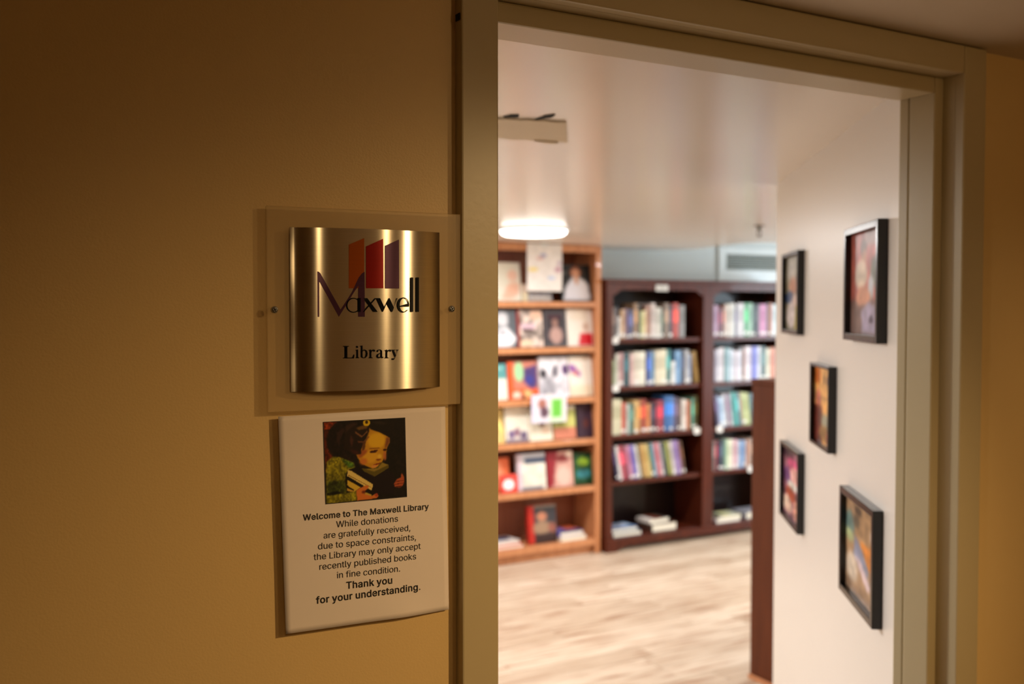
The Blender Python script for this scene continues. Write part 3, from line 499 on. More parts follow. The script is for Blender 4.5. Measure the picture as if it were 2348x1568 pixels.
struct('wall_inner', MB().box(-2.5, UL - 0.03, VI + 0.16, VI + 0.26, 0, 2.6), M['white_wall'])
mbw = MB(); mbw.box(7.8, 7.9, VI, 2.7, 0, 2.6); mbw.box(7.8, 7.9, 5.1, VW + 0.1, 0, 2.6)
mbw.box(7.8, 7.9, 2.7, 5.1, 0, 0.75); mbw.box(7.8, 7.9, 2.7, 5.1, 2.05, 2.6)
struct('wall_window_side', mbw, M['white_wall'])
win = struct('window_1', MB().box(7.86, 7.87, 2.7, 5.1, 0.75, 2.05), M['pane'])
# lower ceiling with a swung edge towards the far wall, higher ceiling behind it
edge = [(7.8, 5.0)]
def ce(px, py):
    p = hz(px, py, ZLC); return (p.x, p.y)
for px, py in ((1790, 557), (1740, 556.5), (1700, 558), (1670, 561), (1640, 565), (1610, 569), (1580, 572), (1555, 573.5)):
    edge.append(ce(px, py))
edge = [(x, min(y, VW)) for x, y in edge]
edge += [(min(edge[-1][0] - 0.25, 4.6), VW), (-2.5, VW)]
ceil_pts = [(-2.5, VI + 0.0), (7.8, VI + 0.0)] + edge
struct('ceiling', MB().prism(ceil_pts, ZLC, 2.322), M['ceiling'])
struct('ceiling_upper', MB().box(-2.5, 7.8, VI, VW + 0.1, 2.325, 2.6), M['ceiling'])

# white partition with the framed photographs
tc_ = 0.1043; c0 = 0.57
def camxz(X, Z):   # camera-aligned ground coordinates to world
    th = R(29.6); return (X*math.cos(th) + Z*math.sin(th), -X*math.sin(th) + Z*math.cos(th))
zn = 1.985; zf = c0*FPX/(1779 - 1174 - tc_*FPX)
Wn = camxz(c0 + tc_*zn, zn); Wf = camxz(c0 + tc_*zf, zf)
wd = Vector((Wf[0]-Wn[0], Wf[1]-Wn[1], 0)); WL = wd.length; wd.normalize()
nr = Vector((-wd.y, wd.x, 0))       # points into the room
back = [(Wf[0]-nr.x*0.12, Wf[1]-nr.y*0.12), (Wn[0]-nr.x*0.12+0.05, VI)]
struct('wall_partition', MB().prism([(Wn[0], VI), Wn, Wf][::-1][0:0] + [Wn, (Wn[0], VI), back[1], back[0], Wf], 0, 2.145), M['white_wall'])
ROTP = math.atan2(-wd.y, -wd.x)     # local x to the viewer's right, local y into the wall

# ================================================================== SIGN
NL = Vector((-math.sin(TH), -math.cos(TH), 0)); EL = Vector((math.cos(TH), -math.sin(TH), 0))
def lw(px, py, off):
    """pixel -> local (x, z) on the left wall's plane, off metres out"""
    p0 = Vector((PL[0], PL[1], 0)) + NL*off
    return hit(px, py, p0, NL)
SO = 0.016                            # acrylic front stands off the wall
ps = [lw(610, 472, SO), lw(1058, 490.3, SO), lw(1058, 926.8, SO), lw(610, 945.5, SO)]
x0 = 0.0; x1 = (ps[1] - ps[0]).dot(EL)
zt = (ps[0].z + ps[1].z)/2; zb = (ps[2].z + ps[3].z)/2
print('sign', x1, zt - zb, [round(p.z, 4) for p in ps])
sloc = Vector((ps[0].x, ps[0].y, zb)); HS = zt - zb
sign = thing('door_sign', 'square clear acrylic sign with a curved brushed metal plate reading Maxwell Library', 'sign', sloc, (0, 0, -TH))
MB().box(0, x1, 0, 0.005, 0, HS).build('acrylic_panel', M['acrylic'], sign, bevel=0.0012)
SM = (Matrix.Translation(sloc) @ Matrix.Rotation(-TH, 4, 'Z')).inverted()
def loc_ray(px, py, Mi):
    return Mi @ CO, Mi.to_3x3() @ ray(px, py)
def on_y(px, py, Mi, y):
    o_, d_ = loc_ray(px, py, Mi); return o_ + d_*((y - o_.y)/d_.y)
pa = on_y(666, 520, SM, -0.002); pb = on_y(1008, 534, SM, -0.002); pc = on_y(1008, 886, SM, -0.002); pd = on_y(666, 899, SM, -0.002)
PX0, PX1 = (pa.x + pd.x)/2, (pb.x + pc.x)/2
PZ1 = (pa.z + pb.z)/2; PZ0 = (pc.z + pd.z)/2
SAG = 0.0165
def bulge(x, z):
    t = (x - PX0)/(PX1 - PX0)
    t = min(1, max(0, t))
    zz = (z - PZ0)/(PZ1 - PZ0)
    b = SAG*(1 - abs(2*t - 1)**2.3)
    wv = 0.5 + 0.5*math.sin(zz*9.5 + 0.6)
    b += -0.0015*math.exp(-((t - 0.045)/0.04)**2)*(0.85 + 0.2*wv)
    return -0.002 - b
MB().grid(lambda i, j: (PX0 + (PX1-PX0)*i, bulge(PX0 + (PX1-PX0)*i, PZ0 + (PZ1-PZ0)*j), PZ0 + (PZ1-PZ0)*j), 90, 40)\
    .build('metal_plate', M['plate'], sign, smooth=True)
pl_o = bpy.data.objects['metal_plate']
md = pl_o.modifiers.new('solid', 'SOLIDIFY'); md.thickness = 0.0012; md.offset = -1
md = pl_o.modifiers.new('split', 'EDGE_SPLIT'); md.split_angle = R(60)
def plate(px, py, off=0.0007):
    o_, d_ = loc_ray(px, py, SM); y = -0.02
    for _ in range(12):
        p = o_ + d_*((y - o_.y)/d_.y); y = bulge(p.x, p.z)
    return (p.x, y - off, p.z)
def subdiv_y(V, F): return V, F
def print_on_plate(name, loops, m, label=None, conv=lambda p: (720 + p[0]/3.92, 520 + p[1]/3.92)):
    # loops in the measuring crop's coordinates, cut into narrow columns so that the print bends with the plate
    V, F = glyph_mesh(loops)
    me = bpy.data.meshes.new(name); me.from_pydata([(v_[0], v_[1], 0) for v_ in V], [], F)
    import bmesh
    bm = bmesh.new(); bm.from_mesh(me)
    xs = [v_[0] for v_ in V]
    x = math.floor(min(xs)/22)*22
    while x < max(xs):
        bmesh.ops.bisect_plane(bm, geom=bm.verts[:]+bm.edges[:]+bm.faces[:], plane_co=(x, 0, 0), plane_no=(1, 0, 0)); x += 22
    for v_ in bm.verts:
        v_.co = plate(*conv((v_.co.x, v_.co.y)))
    bmesh.ops.recalc_face_normals(bm, faces=bm.faces[:])
    for f in bm.faces:
        if f.normal.y > 0: f.normal_flip()
        f.smooth = True
    bm.to_mesh(me); bm.free(); me.materials.append(m)
    o = bpy.data.objects.new(name, me); COL.objects.link(o); o.parent = sign
    if label: o['label'] = label
    return o
def ell(cx, cy, rx, ry, a0=0, a1=360, n=28):
    return [(cx + rx*math.cos(R(a0+(a1-a0)*k/n)), cy + ry*math.sin(R(a0+(a1-a0)*k/n))) for k in range(n if abs(a1-a0) == 360 else n+1)]
print_on_plate('logo_panel', [[(312,160),(450,102),(450,552),(312,552)]], M['logo_orange'], 'orange slanted panel of the logo')
print_on_plate('logo_panel', [[(466,177),(620,107),(622,552),(467,552)]], M['logo_red'], 'red slanted panel of the logo')
print_on_plate('logo_panel', [[(637,170),(762,115),(764,554),(638,554)]], M['logo_purple'], 'purple slanted panel of the logo')
Mi_ = M['logo_purple']
_pl = plate
def plate(px, py, off=0.0010): return _pl(px, py, off)
for o in [print_on_plate('logo_letter', [[(28,400),(42,404),(55,416),(238,745),(300,652),(345,578),(372,515),(400,455),(428,420),(453,402),
        (455,808),(397,808),(397,530),(385,548),(355,592),(222,808),(46,490),(46,808),(30,808)]], Mi_, 'purple capital M of the logo')]:
    pass
# black lettering stands a little prouder than the purple M
def plate(px, py, off=0.0014): return _pl(px, py, off)
BK = M['logo_black']
print_on_plate('logo_letter', [ell(352,705,65,67), ell(354,705,56,59)], BK)
print_on_plate('logo_letter', [[(391,640),(417,640),(417,764),(391,764)]], BK)
print_on_plate('logo_letter', [[(440,641),(477,641),(570,764),(530,764)]], BK)
print_on_plate('logo_letter', [[(545,641),(558,641),(447,765),(434,765)]], BK)
print_on_plate('logo_letter', [[(555,641),(592,641),(630,722),(668,646),(668,641),(677,641),(716,726),(740,641),(748,641),(702,764),(692,764),(650,690),(618,764),(612,764)]], BK)
print_on_plate('logo_letter', [[(x, y) for x, y in ell(800,702,55,68,345,30,28)][0:0] + ell(800,702,54,68,0,-318,36) + ell(806,702,38,60,-318,-14,34) + [(770,710),(770,717),(853,717)]], BK)
print_on_plate('logo_letter', [[(865,455),(889,455),(889,764),(865,764)]], BK)
print_on_plate('logo_letter', [[(915,455),(940,455),(940,764),(915,764)]], BK)
# serif word Library, letters drawn by hand
L_ = []
L_.append([[(258,1071),(312,1071),(312,1075),(299,1078),(297,1085),(297,1172),(300,1176),(335,1176),(346,1170),(355,1148),(361,1148),(357,1182),(258,1182),(258,1178),(270,1176),(273,1170),(273,1085),(270,1078),(258,1075)]])
L_.append([ell(385,1079,9,9), [(372,1108),(394,1102),(394,1168),(396,1174),(404,1176),(404,1180),(372,1180),(372,1176),(379,1174),(381,1168),(381,1118),(379,1112),(372,1112)]])
L_.append([[(412,1072),(434,1066),(434,1112),(446,1104),(460,1104),(474,1114),(480,1136),(476,1160),(462,1177),(446,1181),(430,1178),(421,1172),(421,1084),(419,1077),(412,1076)],
           [(434,1120),(434,1166),(440,1174),(450,1175),(460,1166),(466,1140),(462,1120),(452,1112),(442,1113)]])
L_.append([[(490,1108),(512,1102),(512,1118),(522,1106),(534,1102),(546,1106),(547,1116),(540,1122),(532,1119),(527,1114),(519,1117),(513,1130),(513,1168),(516,1174),(526,1176),(526,1180),(490,1180),(490,1176),(497,1174),(500,1168),(500,1118),(497,1112),(490,1112)]])
L_.append([[(562,1116),(574,1104),(590,1101),(604,1106),(610,1118),(610,1160),(613,1170),(618,1171),(623,1168),(623,1172),(614,1180),(603,1180),(598,1172),(584,1181),(570,1180),(560,1170),(560,1156),(568,1144),(597,1132),(597,1118),(592,1108),(582,1107),(576,1112),(576,1120),(569,1126),(562,1122)],
           [(597,1138),(580,1146),(574,1156),(576,1168),(584,1172),(597,1164)]])
L_.append([[(x + 144, y) for x, y in L_[3][0]]])
L_.append([[(692,1104),(728,1104),(728,1108),(720,1110),(719,1114),(734,1152),(745,1116),(744,1110),(736,1108),(736,1104),(757,1104),(757,1108),(751,1111),(726,1180),(718,1192),(708,1197),(699,1194),(697,1186),(702,1180),(710,1181),(716,1184),(722,1178),(725,1170),(703,1114),(699,1109),(692,1108)]])
for l in L_: print_on_plate('sign_letter', l, BK)
# screws
for px, py in ((630, 710), (1036.5, 708)):
    p = on_y(px, py, SM, -0.0015)
    mb = MB().lathe([(0.0045, 0.0), (0.0045, 0.0006), (0.0038, 0.0018), (0.0022, 0.0026)], 20)
    s = mb.build('screw', M['screw'], sign, smooth=False)
    s.rotation_euler = (R(90), 0, 0); s.location = (p.x, -0.0, p.z)
    x = MB(); x.box(-0.0026, 0.0026, -0.0005, 0.0005, 0.0022, 0.0029); x.box(-0.0005, 0.0005, -0.0026, 0.0026, 0.0022, 0.00295)
    q = x.build('screw_slot', M['dark'], s); q.rotation_euler = (0, 0, 0.5)

# ================================================================== PAPER NOTICE
PO = 0.007
pc_ = [lw(638, 955, PO + 0.004), lw(1021, 931, PO - 0.002), lw(1029, 1397, PO - 0.002), lw(655, 1453, PO + 0.004)]
ploc = pc_[3].copy()
PM = (Matrix.Translation(ploc) @ Matrix.Rotation(-TH, 4, 'Z')); PMi = PM.inverted()
q = [PMi @ p for p in pc_]
print('paper', [(round(a_.x, 4), round(a_.y, 4), round(a_.z, 4)) for a_ in q])
notice = thing('paper_notice', 'white printed paper notice with curling lower edge taped below the acrylic sign', 'notice', ploc, (0, 0, -TH))
def pap(s, t, off=0.0):      # s left-right, t top-bottom
    a_ = q[0].lerp(q[1], s); b_ = q[3].lerp(q[2], s); p = a_.lerp(b_, t)
    y = p.y - 0.0022*math.sin(s*3.1)*t - 0.003*max(0, t - 0.9)/0.1*math.exp(-((s - 0.72)/0.16)**2) + 0.001*math.sin(t*6)*s - 0.006*max(0, t-0.55)**2*(1-s)
    return (p.x, y - off, p.z)
sh = MB().grid(lambda i, j: pap(i, j), 30, 40).build('sheet', M['paper'], notice, smooth=True, flip=True)
md = sh.modifiers.new('solid', 'SOLIDIFY'); md.thickness = 0.0003; md.offset = -1
def pst(px, py):             # pixel -> sheet coordinates
    p = on_y(px, py, PMi, (q[0].y + q[1].y)/2)
    s = 0.5; t = 0.5
    for _ in range(14):
        a_ = q[0].lerp(q[1], s); b_ = q[3].lerp(q[2], s)
        t = (p.z - a_.z)/(b_.z - a_.z)
        l_ = q[0].lerp(q[3], t); r_ = q[1].lerp(q[2], t)
        y = l_.y + (r_.y - l_.y)*s
        p = on_y(px, py, PMi, y); s = (p.x - l_.x)/(r_.x - l_.x)
    return s, t
PW = (q[1] - q[0]).length; PH = (q[3] - q[0]).length
def text_line(runs, p0, p1, sc=1.0):
    V, F, xa, xb = text_mesh(runs)
    a_ = pst(*p0); b_ = pst(*p1)
    dx = (b_[0] - a_[0])*PW; dy = (b_[1] - a_[1])*PH
    L = math.hypot(dx, dy); k = L/(xb - xa)
    ux, uy = dx/L, dy/L
    mb = MB()
    for x, y in V:
        X = (x - xa)*k; Y = y*k*sc
        xx = X*ux + Y*uy; yy = X*uy - Y*ux
        mb.v.append(pap(a_[0] + xx/PW, a_[1] + yy/PH, 0.0005))
    mb.f = F
    return mb.build('printed_line', M['ink'], notice)
for runs, p0, p1 in (
    ([('b', 'Welcome to The Maxwell Library')], (694.6, 1193), (983, 1167)),
    ([('r', 'While donations')], (770.7, 1208.6), (912, 1195)),
    ([('r', 'are gratefully received,')], (741.8, 1234), (940, 1216)),
    ([('r', 'due to space constraints,')], (729, 1259), (953, 1237)),
    ([('r', 'the Library may only accept')], (719, 1283.6), (963.6, 1257.5)),
    ([('r', 'recently published books')], (732, 1305.7), (953, 1281)),
    ([('r', 'in fine condition.')], (772, 1324.6), (916, 1309)),
    ([('b', 'Thank you')], (793, 1348.6), (898, 1336)),
    ([('b', 'for your understanding'), ('r', '.')], (724, 1383), (962.5, 1351))):
    text_line(runs, p0, p1, 0.97)
# printed photograph of a child with books
def g_(x, y):
    t = (y - (135 - 0.057*(x - 85)))/1300; s = (x - 85 - 0.027*(y - 135))/1322
    return (s, t)
def P_(*pts): return [g_(x, y) for x, y in pts]
HAIR = (26, 16, 14)
GOPS = [
 ('r', (0, 0, 0.3, 0.6), (70, 26, 14), 10), ('r', (0, 0, 0.22, 0.09), (150, 55, 22), 5), ('e', (0.02, 0.3, 0.1, 0.2), (92, 32, 14), 8),
 ('e', (0.27, 0.24, 0.24, 0.27), HAIR, 5), ('e', (0.38, 0.12, 0.28, 0.15), HAIR, 4),
 ('p', P_((230,680),(330,690),(560,790),(590,870),(470,900),(440,960),(420,1100),(450,1270),(610,1240),(620,1400),(125,1460),(122,770)), (128, 122, 26), 4),
 ('p', P_((140,1080),(420,1060),(450,1260),(130,1300)), (52, 62, 20), 14, 0.9), ('p', P_((360,720),(560,790),(570,860),(480,870)), (80, 120, 40), 8),
 ('e', g_(250, 880)+(0.06, 0.12), (160, 150, 30), 14, 0.6), ('p', P_((130,1270),(300,1240),(440,1280),(130,1300)), (20, 20, 12), 4),
 ('n', (0.35, 60, 52)), ('n', (0.3, 24, 20)),
 ('p', P_((825,200),(900,260),(1000,300),(1090,345),(1150,385),(1160,450),(1112,545),(1098,640),(1060,720),(1030,780),(960,860),(870,888),(780,850),(690,800),(625,705),(600,640),(690,560),(740,400)), (205, 148, 34), 2),
 ('e', g_(940, 430)+(0.11, 0.10), (232, 182, 40), 16), ('e', g_(830, 690)+(0.10, 0.08), (226, 170, 46), 14),
 ('p', P_((1100,370),(1150,385),(1160,450),(1100,550),(1070,560)), (132, 76, 42), 8), ('e', g_(720, 770)+(0.05, 0.04), (206, 122, 50), 12),
 ('e', g_(1075, 680)+(0.02, 0.06), (190, 110, 60), 6), ('e', g_(985, 690)+(0.03, 0.03), (236, 190, 66), 6),
 ('p', P_((700,560),(790,590),(760,640),(690,700),(620,700)), (170, 92, 46), 8),
 ('e', g_(880, 612)+(0.045, 0.014), (60, 20, 10), 2), ('e', g_(925, 590)+(0.03, 0.006), (70, 28, 14), 1), ('e', g_(900, 557)+(0.07, 0.008), (140, 82, 26), 3), ('e', g_(1075, 580)+(0.024, 0.014), (62, 24, 12), 2),
 ('e', g_(968, 742)+(0.035, 0.009), (130, 62, 26), 2), ('p', P_((875,825),(930,806),(1010,790),(1020,800),(960,822),(890,835)), (120, 34, 24), 1), ('e', g_(905, 850)+(0.045, 0.018), (222, 150, 72), 3),
 ('p', P_((700,120),(1250,100),(1230,250),(1170,350),(1080,330),(960,275),(850,250),(800,200)), (24, 17, 13), 4),
 ('p', P_((430,200),(800,180),(820,260),(760,420),(690,470),(680,650),(560,650),(400,560)), (34, 21, 17), 5),
 ('p', P_((520,330),(560,420),(530,540),(500,420)), (92, 50, 40), 4, 0.7), ('p', P_((580,270),(700,350),(780,260),(790,290),(690,380),(590,310)), (150, 100, 60), 2, 0.8),
 ('p', P_((620,430),(720,440),(800,350),(815,370),(740,470),(640,460)), (120, 72, 44), 2, 0.8), ('p', P_((600,220),(720,180),(800,170),(780,230),(640,260)), (140, 102, 40), 4, 0.7),
 ('p', P_((300,300),(380,220),(420,260),(340,420),(330,520),(290,420)), (58, 34, 30), 5, 0.8), ('p', P_((440,180),(560,140),(640,150),(520,220),(430,300)), (62, 38, 30), 5, 0.8), ('p', P_((850,130),(1000,110),(1120,150),(1000,170)), (48, 38, 28), 5, 0.8), ('p', P_((700,470),(760,430),(745,560),(700,600)), (70, 38, 28), 3, 0.8),
 ('p', P_((490,560),(640,600),(640,660),(560,640)), (84, 30, 26), 6, 0.6),
 ('e', g_(772, 140)+(0.046, 0.040), (226, 190, 30), 1), ('e', g_(772, 128)+(0.018, 0.020), (60, 40, 14), 1),
 ('p', P_((1020,785),(1138,830),(1136,885),(895,1025),(740,945),(690,880),(830,885),(900,900)), (96, 84, 26), 1),
 ('p', P_((1030,790),(1135,830),(900,935),(740,890),(960,880)), (150, 128, 50), 2), ('p', P_((740,935),(895,1012),(895,1025),(735,950)), (30, 20, 24), 1),
 ('p', P_((580,870),(740,950),(900,1030),(1130,900),(1240,1000),(1230,1300),(870,1300),(870,1140),(480,900)), (24, 13, 18), 2),
 ('p', P_((460,900),(530,920),(872,1140),(876,1180),(850,1245),(460,1010)), (232, 206, 120), 1), ('p', P_((470,975),(850,1190),(850,1200),(470,990)), (150, 110, 40), 0),
 ('p', P_((440,1015),(480,1010),(720,1160),(690,1190),(440,1040)), (20, 14, 10), 1), ('p', P_((460,1060),(680,1190),(560,1260),(455,1140)), (220, 184, 60), 1),
 ('p', P_((450,1155),(570,1225),(550,1245),(455,1190)), (18, 12, 8), 1), ('p', P_((450,1190),(560,1240),(540,1260),(450,1240)), (200, 160, 60), 1),
 ('p', P_((730,1260),(850,1310),(850,1345),(740,1330)), (200, 170, 70), 1), ('p', P_((800,1225),(855,1250),(850,1275),(790,1240)), (16, 10, 8), 0),
 ('p', P_((600,1240),(660,1200),(770,1155),(805,1165),(800,1205),(730,1260),(740,1300),(850,1335),(935,1290),(972,1340),(940,1370),(840,1385),(620,1405)), (214, 120, 50), 2),
 ('e', g_(725, 1265)+(0.025, 0.02), (120, 50, 24), 3), ('e', g_(935, 1320)+(0.02, 0.02), (170, 62, 40), 3),
 ('p', P_((1355,965),(1395,1020),(1405,1100),(1385,1170),(1330,1210),(1240,1195),(1228,1140),(1275,1070),(1345,1040)), (178, 84, 48), 2),
 ('p', P_((1240,1105),(1390,1085),(1390,1095),(1240,1120)), (100, 40, 20), 1), ('p', P_((1235,1150),(1385,1130),(1380,1142),(1240,1162)), (100, 40, 20), 1), ('p', P_((1260,1190),(1360,1180),(1340,1205),(1260,1205)), (90, 34, 20), 1),
]
cols = paint(150, 146, (20, 15, 12), GOPS, 3)
ci = [pst(742, 968.5), pst(927.5, 958.5), pst(931.5, 1137.5), pst(747.5, 1154)]
def pic(i, j, off=0.0005):
    a_ = (ci[0][0]*(1-i)+ci[1][0]*i, ci[0][1]*(1-i)+ci[1][1]*i); b_ = (ci[3][0]*(1-i)+ci[2][0]*i, ci[3][1]*(1-i)+ci[2][1]*i)
    return pap(a_[0]*(1-j)+b_[0]*j, a_[1]*(1-j)+b_[1]*j, off)
gp = art_grid('printed_photo', pic, 150, 146, cols, M['art'], notice)
gp['label'] = 'printed photo of a curly-haired child in a green sweater holding books'
br = MB()
e_ = 0.008
for (i0, i1, j0, j1) in ((-e_, 0, -e_, 1+e_), (1, 1+e_, -e_, 1+e_), (0, 1, -e_, 0), (0, 1, 1, 1+e_)):
    br.grid(lambda i, j: pic(i0+(i1-i0)*i, j0+(j1-j0)*j, 0.0007), 6, 6)
br.build('photo_border', M['ink'], notice, flip=True)

# ================================================================== FRAMED PHOTOGRAPHS
def framed(label, lx, ltop, lbot, rx, rtop, rbot, bg, ops, dep=0.022, fw=0.016, seed=1):
    p0 = Vector((Wn[0], Wn[1], 0)) + nr*dep
    A = hit(lx, ltop, p0, nr); B = hit(lx, lbot, p0, nr); C_ = hit(rx, rtop, p0, nr); D = hit(rx, rbot, p0, nr)
    zt = (A.z + C_.z)/2; zb = (B.z + D.z)/2
    W = (Vector((C_.x - A.x, C_.y - A.y, 0))).length; H = zt - zb
    base = Vector((A.x, A.y, zb)) - nr*dep
    t = thing('picture_frame', label, 'picture frame', base + nr*0.0005, (0, 0, ROTP), 'framed photographs on the white wall')
    mb = MB()
    mb.box(0, fw, -dep, 0, 0, H); mb.box(W-fw, W, -dep, 0, 0, H)
    mb.box(fw, W-fw, -dep, 0, 0, fw); mb.box(fw, W-fw, -dep, 0, H-fw, H)
    mb.build('moulding', M['black'], t, bevel=0.0015)
    MB().box(fw, W-fw, -0.006, -0.001, fw, H-fw).build('backing', M['dark'], t)
    nx = 30; ny = 40
    art_grid('photograph', lambda i, j: (fw + (W-2*fw)*i, -0.0075, H - fw - (H-2*fw)*j), nx, ny, paint(nx, ny, bg, ops, seed), M['photo'], t)
    return t
framed('black framed photo of a seated woman against pink, upper frame nearest the doorway', 1935.5, 528, 779, 2013, 500, 788,
  (205, 112, 104), [('n', (0.15, 5, 6)), ('r', (0, 0, 0.25, 1), (176, 96, 84), 3), ('r', (0.45, 0, 1, 0.14), (176, 150, 150), 4), ('e', (0.42, 0.16, 0.1, 0.1), (120, 96, 90), 3), ('e', (0.44, 0.24, 0.08, 0.07), (190, 140, 110), 2),
   ('e', (0.35, 0.42, 0.2, 0.15), (232, 212, 190), 3), ('r', (0.3, 0.55, 0.7, 0.72), (206, 140, 110), 3), ('e', (0.8, 0.4, 0.15, 0.15), (120, 128, 112), 4), ('e', (0.66, 0.55, 0.09, 0.13), (210, 216, 226), 2),
   ('r', (0.0, 0.66, 1, 1), (130, 104, 96), 3), ('e', (0.42, 0.64, 0.25, 0.08), (222, 160, 130), 3), ('p', [(0.35,0.78),(0.6,0.68),(0.95,0.76),(0.98,0.98),(0.4,0.98)], (182, 172, 200), 2), ('e', (0.68, 0.86, 0.06, 0.04), (80, 70, 90), 1), ('n', (0.12, 12, 14))])
framed('small black framed photo with yellow and blue clothing, upper frame farthest from the doorway', 1792.5, 585, 765, 1829, 572, 767,
  (150, 140, 112), [('r', (0, 0, 1, 0.3), (160, 152, 130), 4), ('e', (0.35, 0.2, 0.25, 0.13), (186, 180, 170), 3), ('e', (0.45, 0.4, 0.25, 0.12), (196, 134, 100), 3), ('r', (0.65, 0.3, 1, 0.62), (150, 110, 100), 3),
   ('e', (0.25, 0.56, 0.28, 0.09), (46, 70, 112), 2), ('e', (0.6, 0.6, 0.2, 0.1), (214, 190, 180), 2), ('e', (0.35, 0.8, 0.3, 0.18), (216, 206, 206), 3), ('p', [(0.65,0.68),(1,0.62),(1,1),(0.6,1)], (206, 190, 44), 2), ('n', (0.15, 10, 14))], fw=0.013, seed=2)
framed('narrow black framed photo in orange tones, middle frame between upper and lower rows', 1857, 831, 1013, 1900, 840, 1042,
  (228, 166, 92), [('r', (0, 0, 1, 0.5), (234, 176, 100), 2), ('e', (0.12, 0.12, 0.2, 0.12), (206, 110, 40), 4), ('p', [(0.5,0.12),(0.56,0.12),(0.56,0.22),(0.5,0.22)], (70, 44, 30), 1), ('p', [(0.64,0.12),(0.72,0.12),(0.72,0.22),(0.64,0.22)], (70, 44, 30), 1), ('p', [(0.8,0.12),(0.9,0.12),(0.9,0.22),(0.8,0.22)], (70, 44, 30), 1),
   ('r', (0.3, 0.38, 0.9, 0.41), (150, 104, 60), 2), ('e', (0.2, 0.42, 0.16, 0.12), (206, 120, 96), 3), ('r', (0, 0.52, 0.4, 1), (104, 44, 32), 5), ('e', (0.6, 0.72, 0.22, 0.12), (150, 150, 130), 3), ('e', (0.55, 0.86, 0.3, 0.1), (150, 110, 60), 3), ('e', (0.85, 0.9, 0.2, 0.12), (140, 50, 40), 3), ('n', (0.18, 9, 16))], fw=0.009, seed=3)
framed('black framed photo of a pink and purple crowd, lower frame farthest from the doorway', 1788, 1012, 1179, 1829, 1036, 1226,
  (150, 96, 110), [('e', (0.3, 0.1, 0.3, 0.08), (60, 34, 50), 2), ('e', (0.5, 0.22, 0.3, 0.1), (196, 70, 120), 3), ('e', (0.65, 0.36, 0.3, 0.12), (232, 168, 160), 3), ('e', (0.2, 0.42, 0.2, 0.12), (110, 62, 120), 3),
   ('e', (0.5, 0.52, 0.3, 0.06), (216, 216, 206), 2), ('e', (0.4, 0.66, 0.3, 0.1), (150, 62, 36), 3), ('e', (0.2, 0.84, 0.3, 0.12), (226, 190, 170), 3), ('e', (0.75, 0.84, 0.2, 0.16), (206, 150, 130), 3), ('n', (0.35, 12, 18))], fw=0.011, seed=4)
framed('largest black framed photo with orange patch and blue-grey figure, lower frame nearest the doorway', 1925, 1112, 1349, 2002, 1171, 1450,
  (172, 138, 104), [('n', (0.12, 6, 8)), ('r', (0.3, 0, 1, 0.35), (164, 130, 92), 4), ('e', (0.4, 0.1, 0.12, 0.05), (70, 56, 40), 2), ('e', (0.12, 0.3, 0.16, 0.14), (110, 136, 130), 3), ('e', (0.12, 0.42, 0.15, 0.06), (196, 206, 150), 3), ('e', (0.35, 0.22, 0.1, 0.07), (90, 80, 62), 2),
   ('p', [(0.5,0.4),(0.95,0.36),(1,0.6),(0.9,0.66),(0.5,0.55)], (222, 136, 46), 2), ('e', (0.9, 0.26, 0.12, 0.08), (214, 200, 190), 2), ('p', [(0.3,0.38),(0.5,0.45),(0.75,0.62),(0.7,0.72),(0.25,0.62)], (140, 148, 176), 2), ('p', [(0.3,0.6),(0.5,0.6),(0.85,0.78),(0.7,0.84)], (222, 200, 206), 2),
   ('e', (0.2, 0.75, 0.2, 0.16), (216, 200, 180), 4), ('r', (0.0, 0.88, 1, 1), (160, 128, 100), 4), ('n', (0.14, 12, 16))], seed=5)

# ================================================================== BOOKCASES
def zat(px, py, v): return hv(px, py, v).z
def uat(px, v): return hv(px, 900, v).x
# ---- dark cherry case, two bays
u0 = hv(1390, 900, VD).x; u1 = hv(1405, 900, VD).x; u2 = hv(1612, 900, VD).x; u3 = hv(1636, 900, VD).x
u4 = u3 + (u2 - u1); u5 = u4 + (u1 - u0)
ZDT = zat(1390, 639, VD); DD = 0.36
dz = [zat(1426, 777, VD), zat(1426, 887, VD), zat(1408, 1000, VD), zat(1408, 1106, VD), zat(1395, 1238, VD)]
print('dark case', u0, u5, ZDT, dz)
dark = thing('dark_bookcase', 'dark cherry double-bay bookcase full of upright books against the far wall', 'bookcase', (u0, VD, 0))
def D(mb, name, m=None, bevel=0.003): 
    for i, p in enumerate(mb.v): mb.v[i] = (p[0] - u0, p[1] - VD, p[2])
    return mb.build(name, m or M['cherry'], dark, bevel=bevel)
D(MB().box(u0, u0+0.03, VD+0.02, VD+DD, 0, ZDT-0.03), 'side_panel'); D(MB().box(u5-0.03, u5, VD+0.02, VD+DD, 0, ZDT-0.03), 'side_panel')
D(MB().box(u2+0.02, u3-0.02, VD+0.02, VD+DD-0.012, dz[4]-0.02, ZDT-0.03), 'divider_panel')
D(MB().box(u0, u1, VD, VD+0.02, 0, ZDT-0.03), 'stile'); D(MB().box(u2, u3, VD, VD+0.02, dz[4]-0.02, ZDT-0.03), 'stile'); D(MB().box(u4, u5, VD, VD+0.02, 0, ZDT-0.03), 'stile')
D(MB().box(u0-0.015, u5+0.015, VD-0.02, VD+DD, ZDT-0.03, ZDT), 'crown')
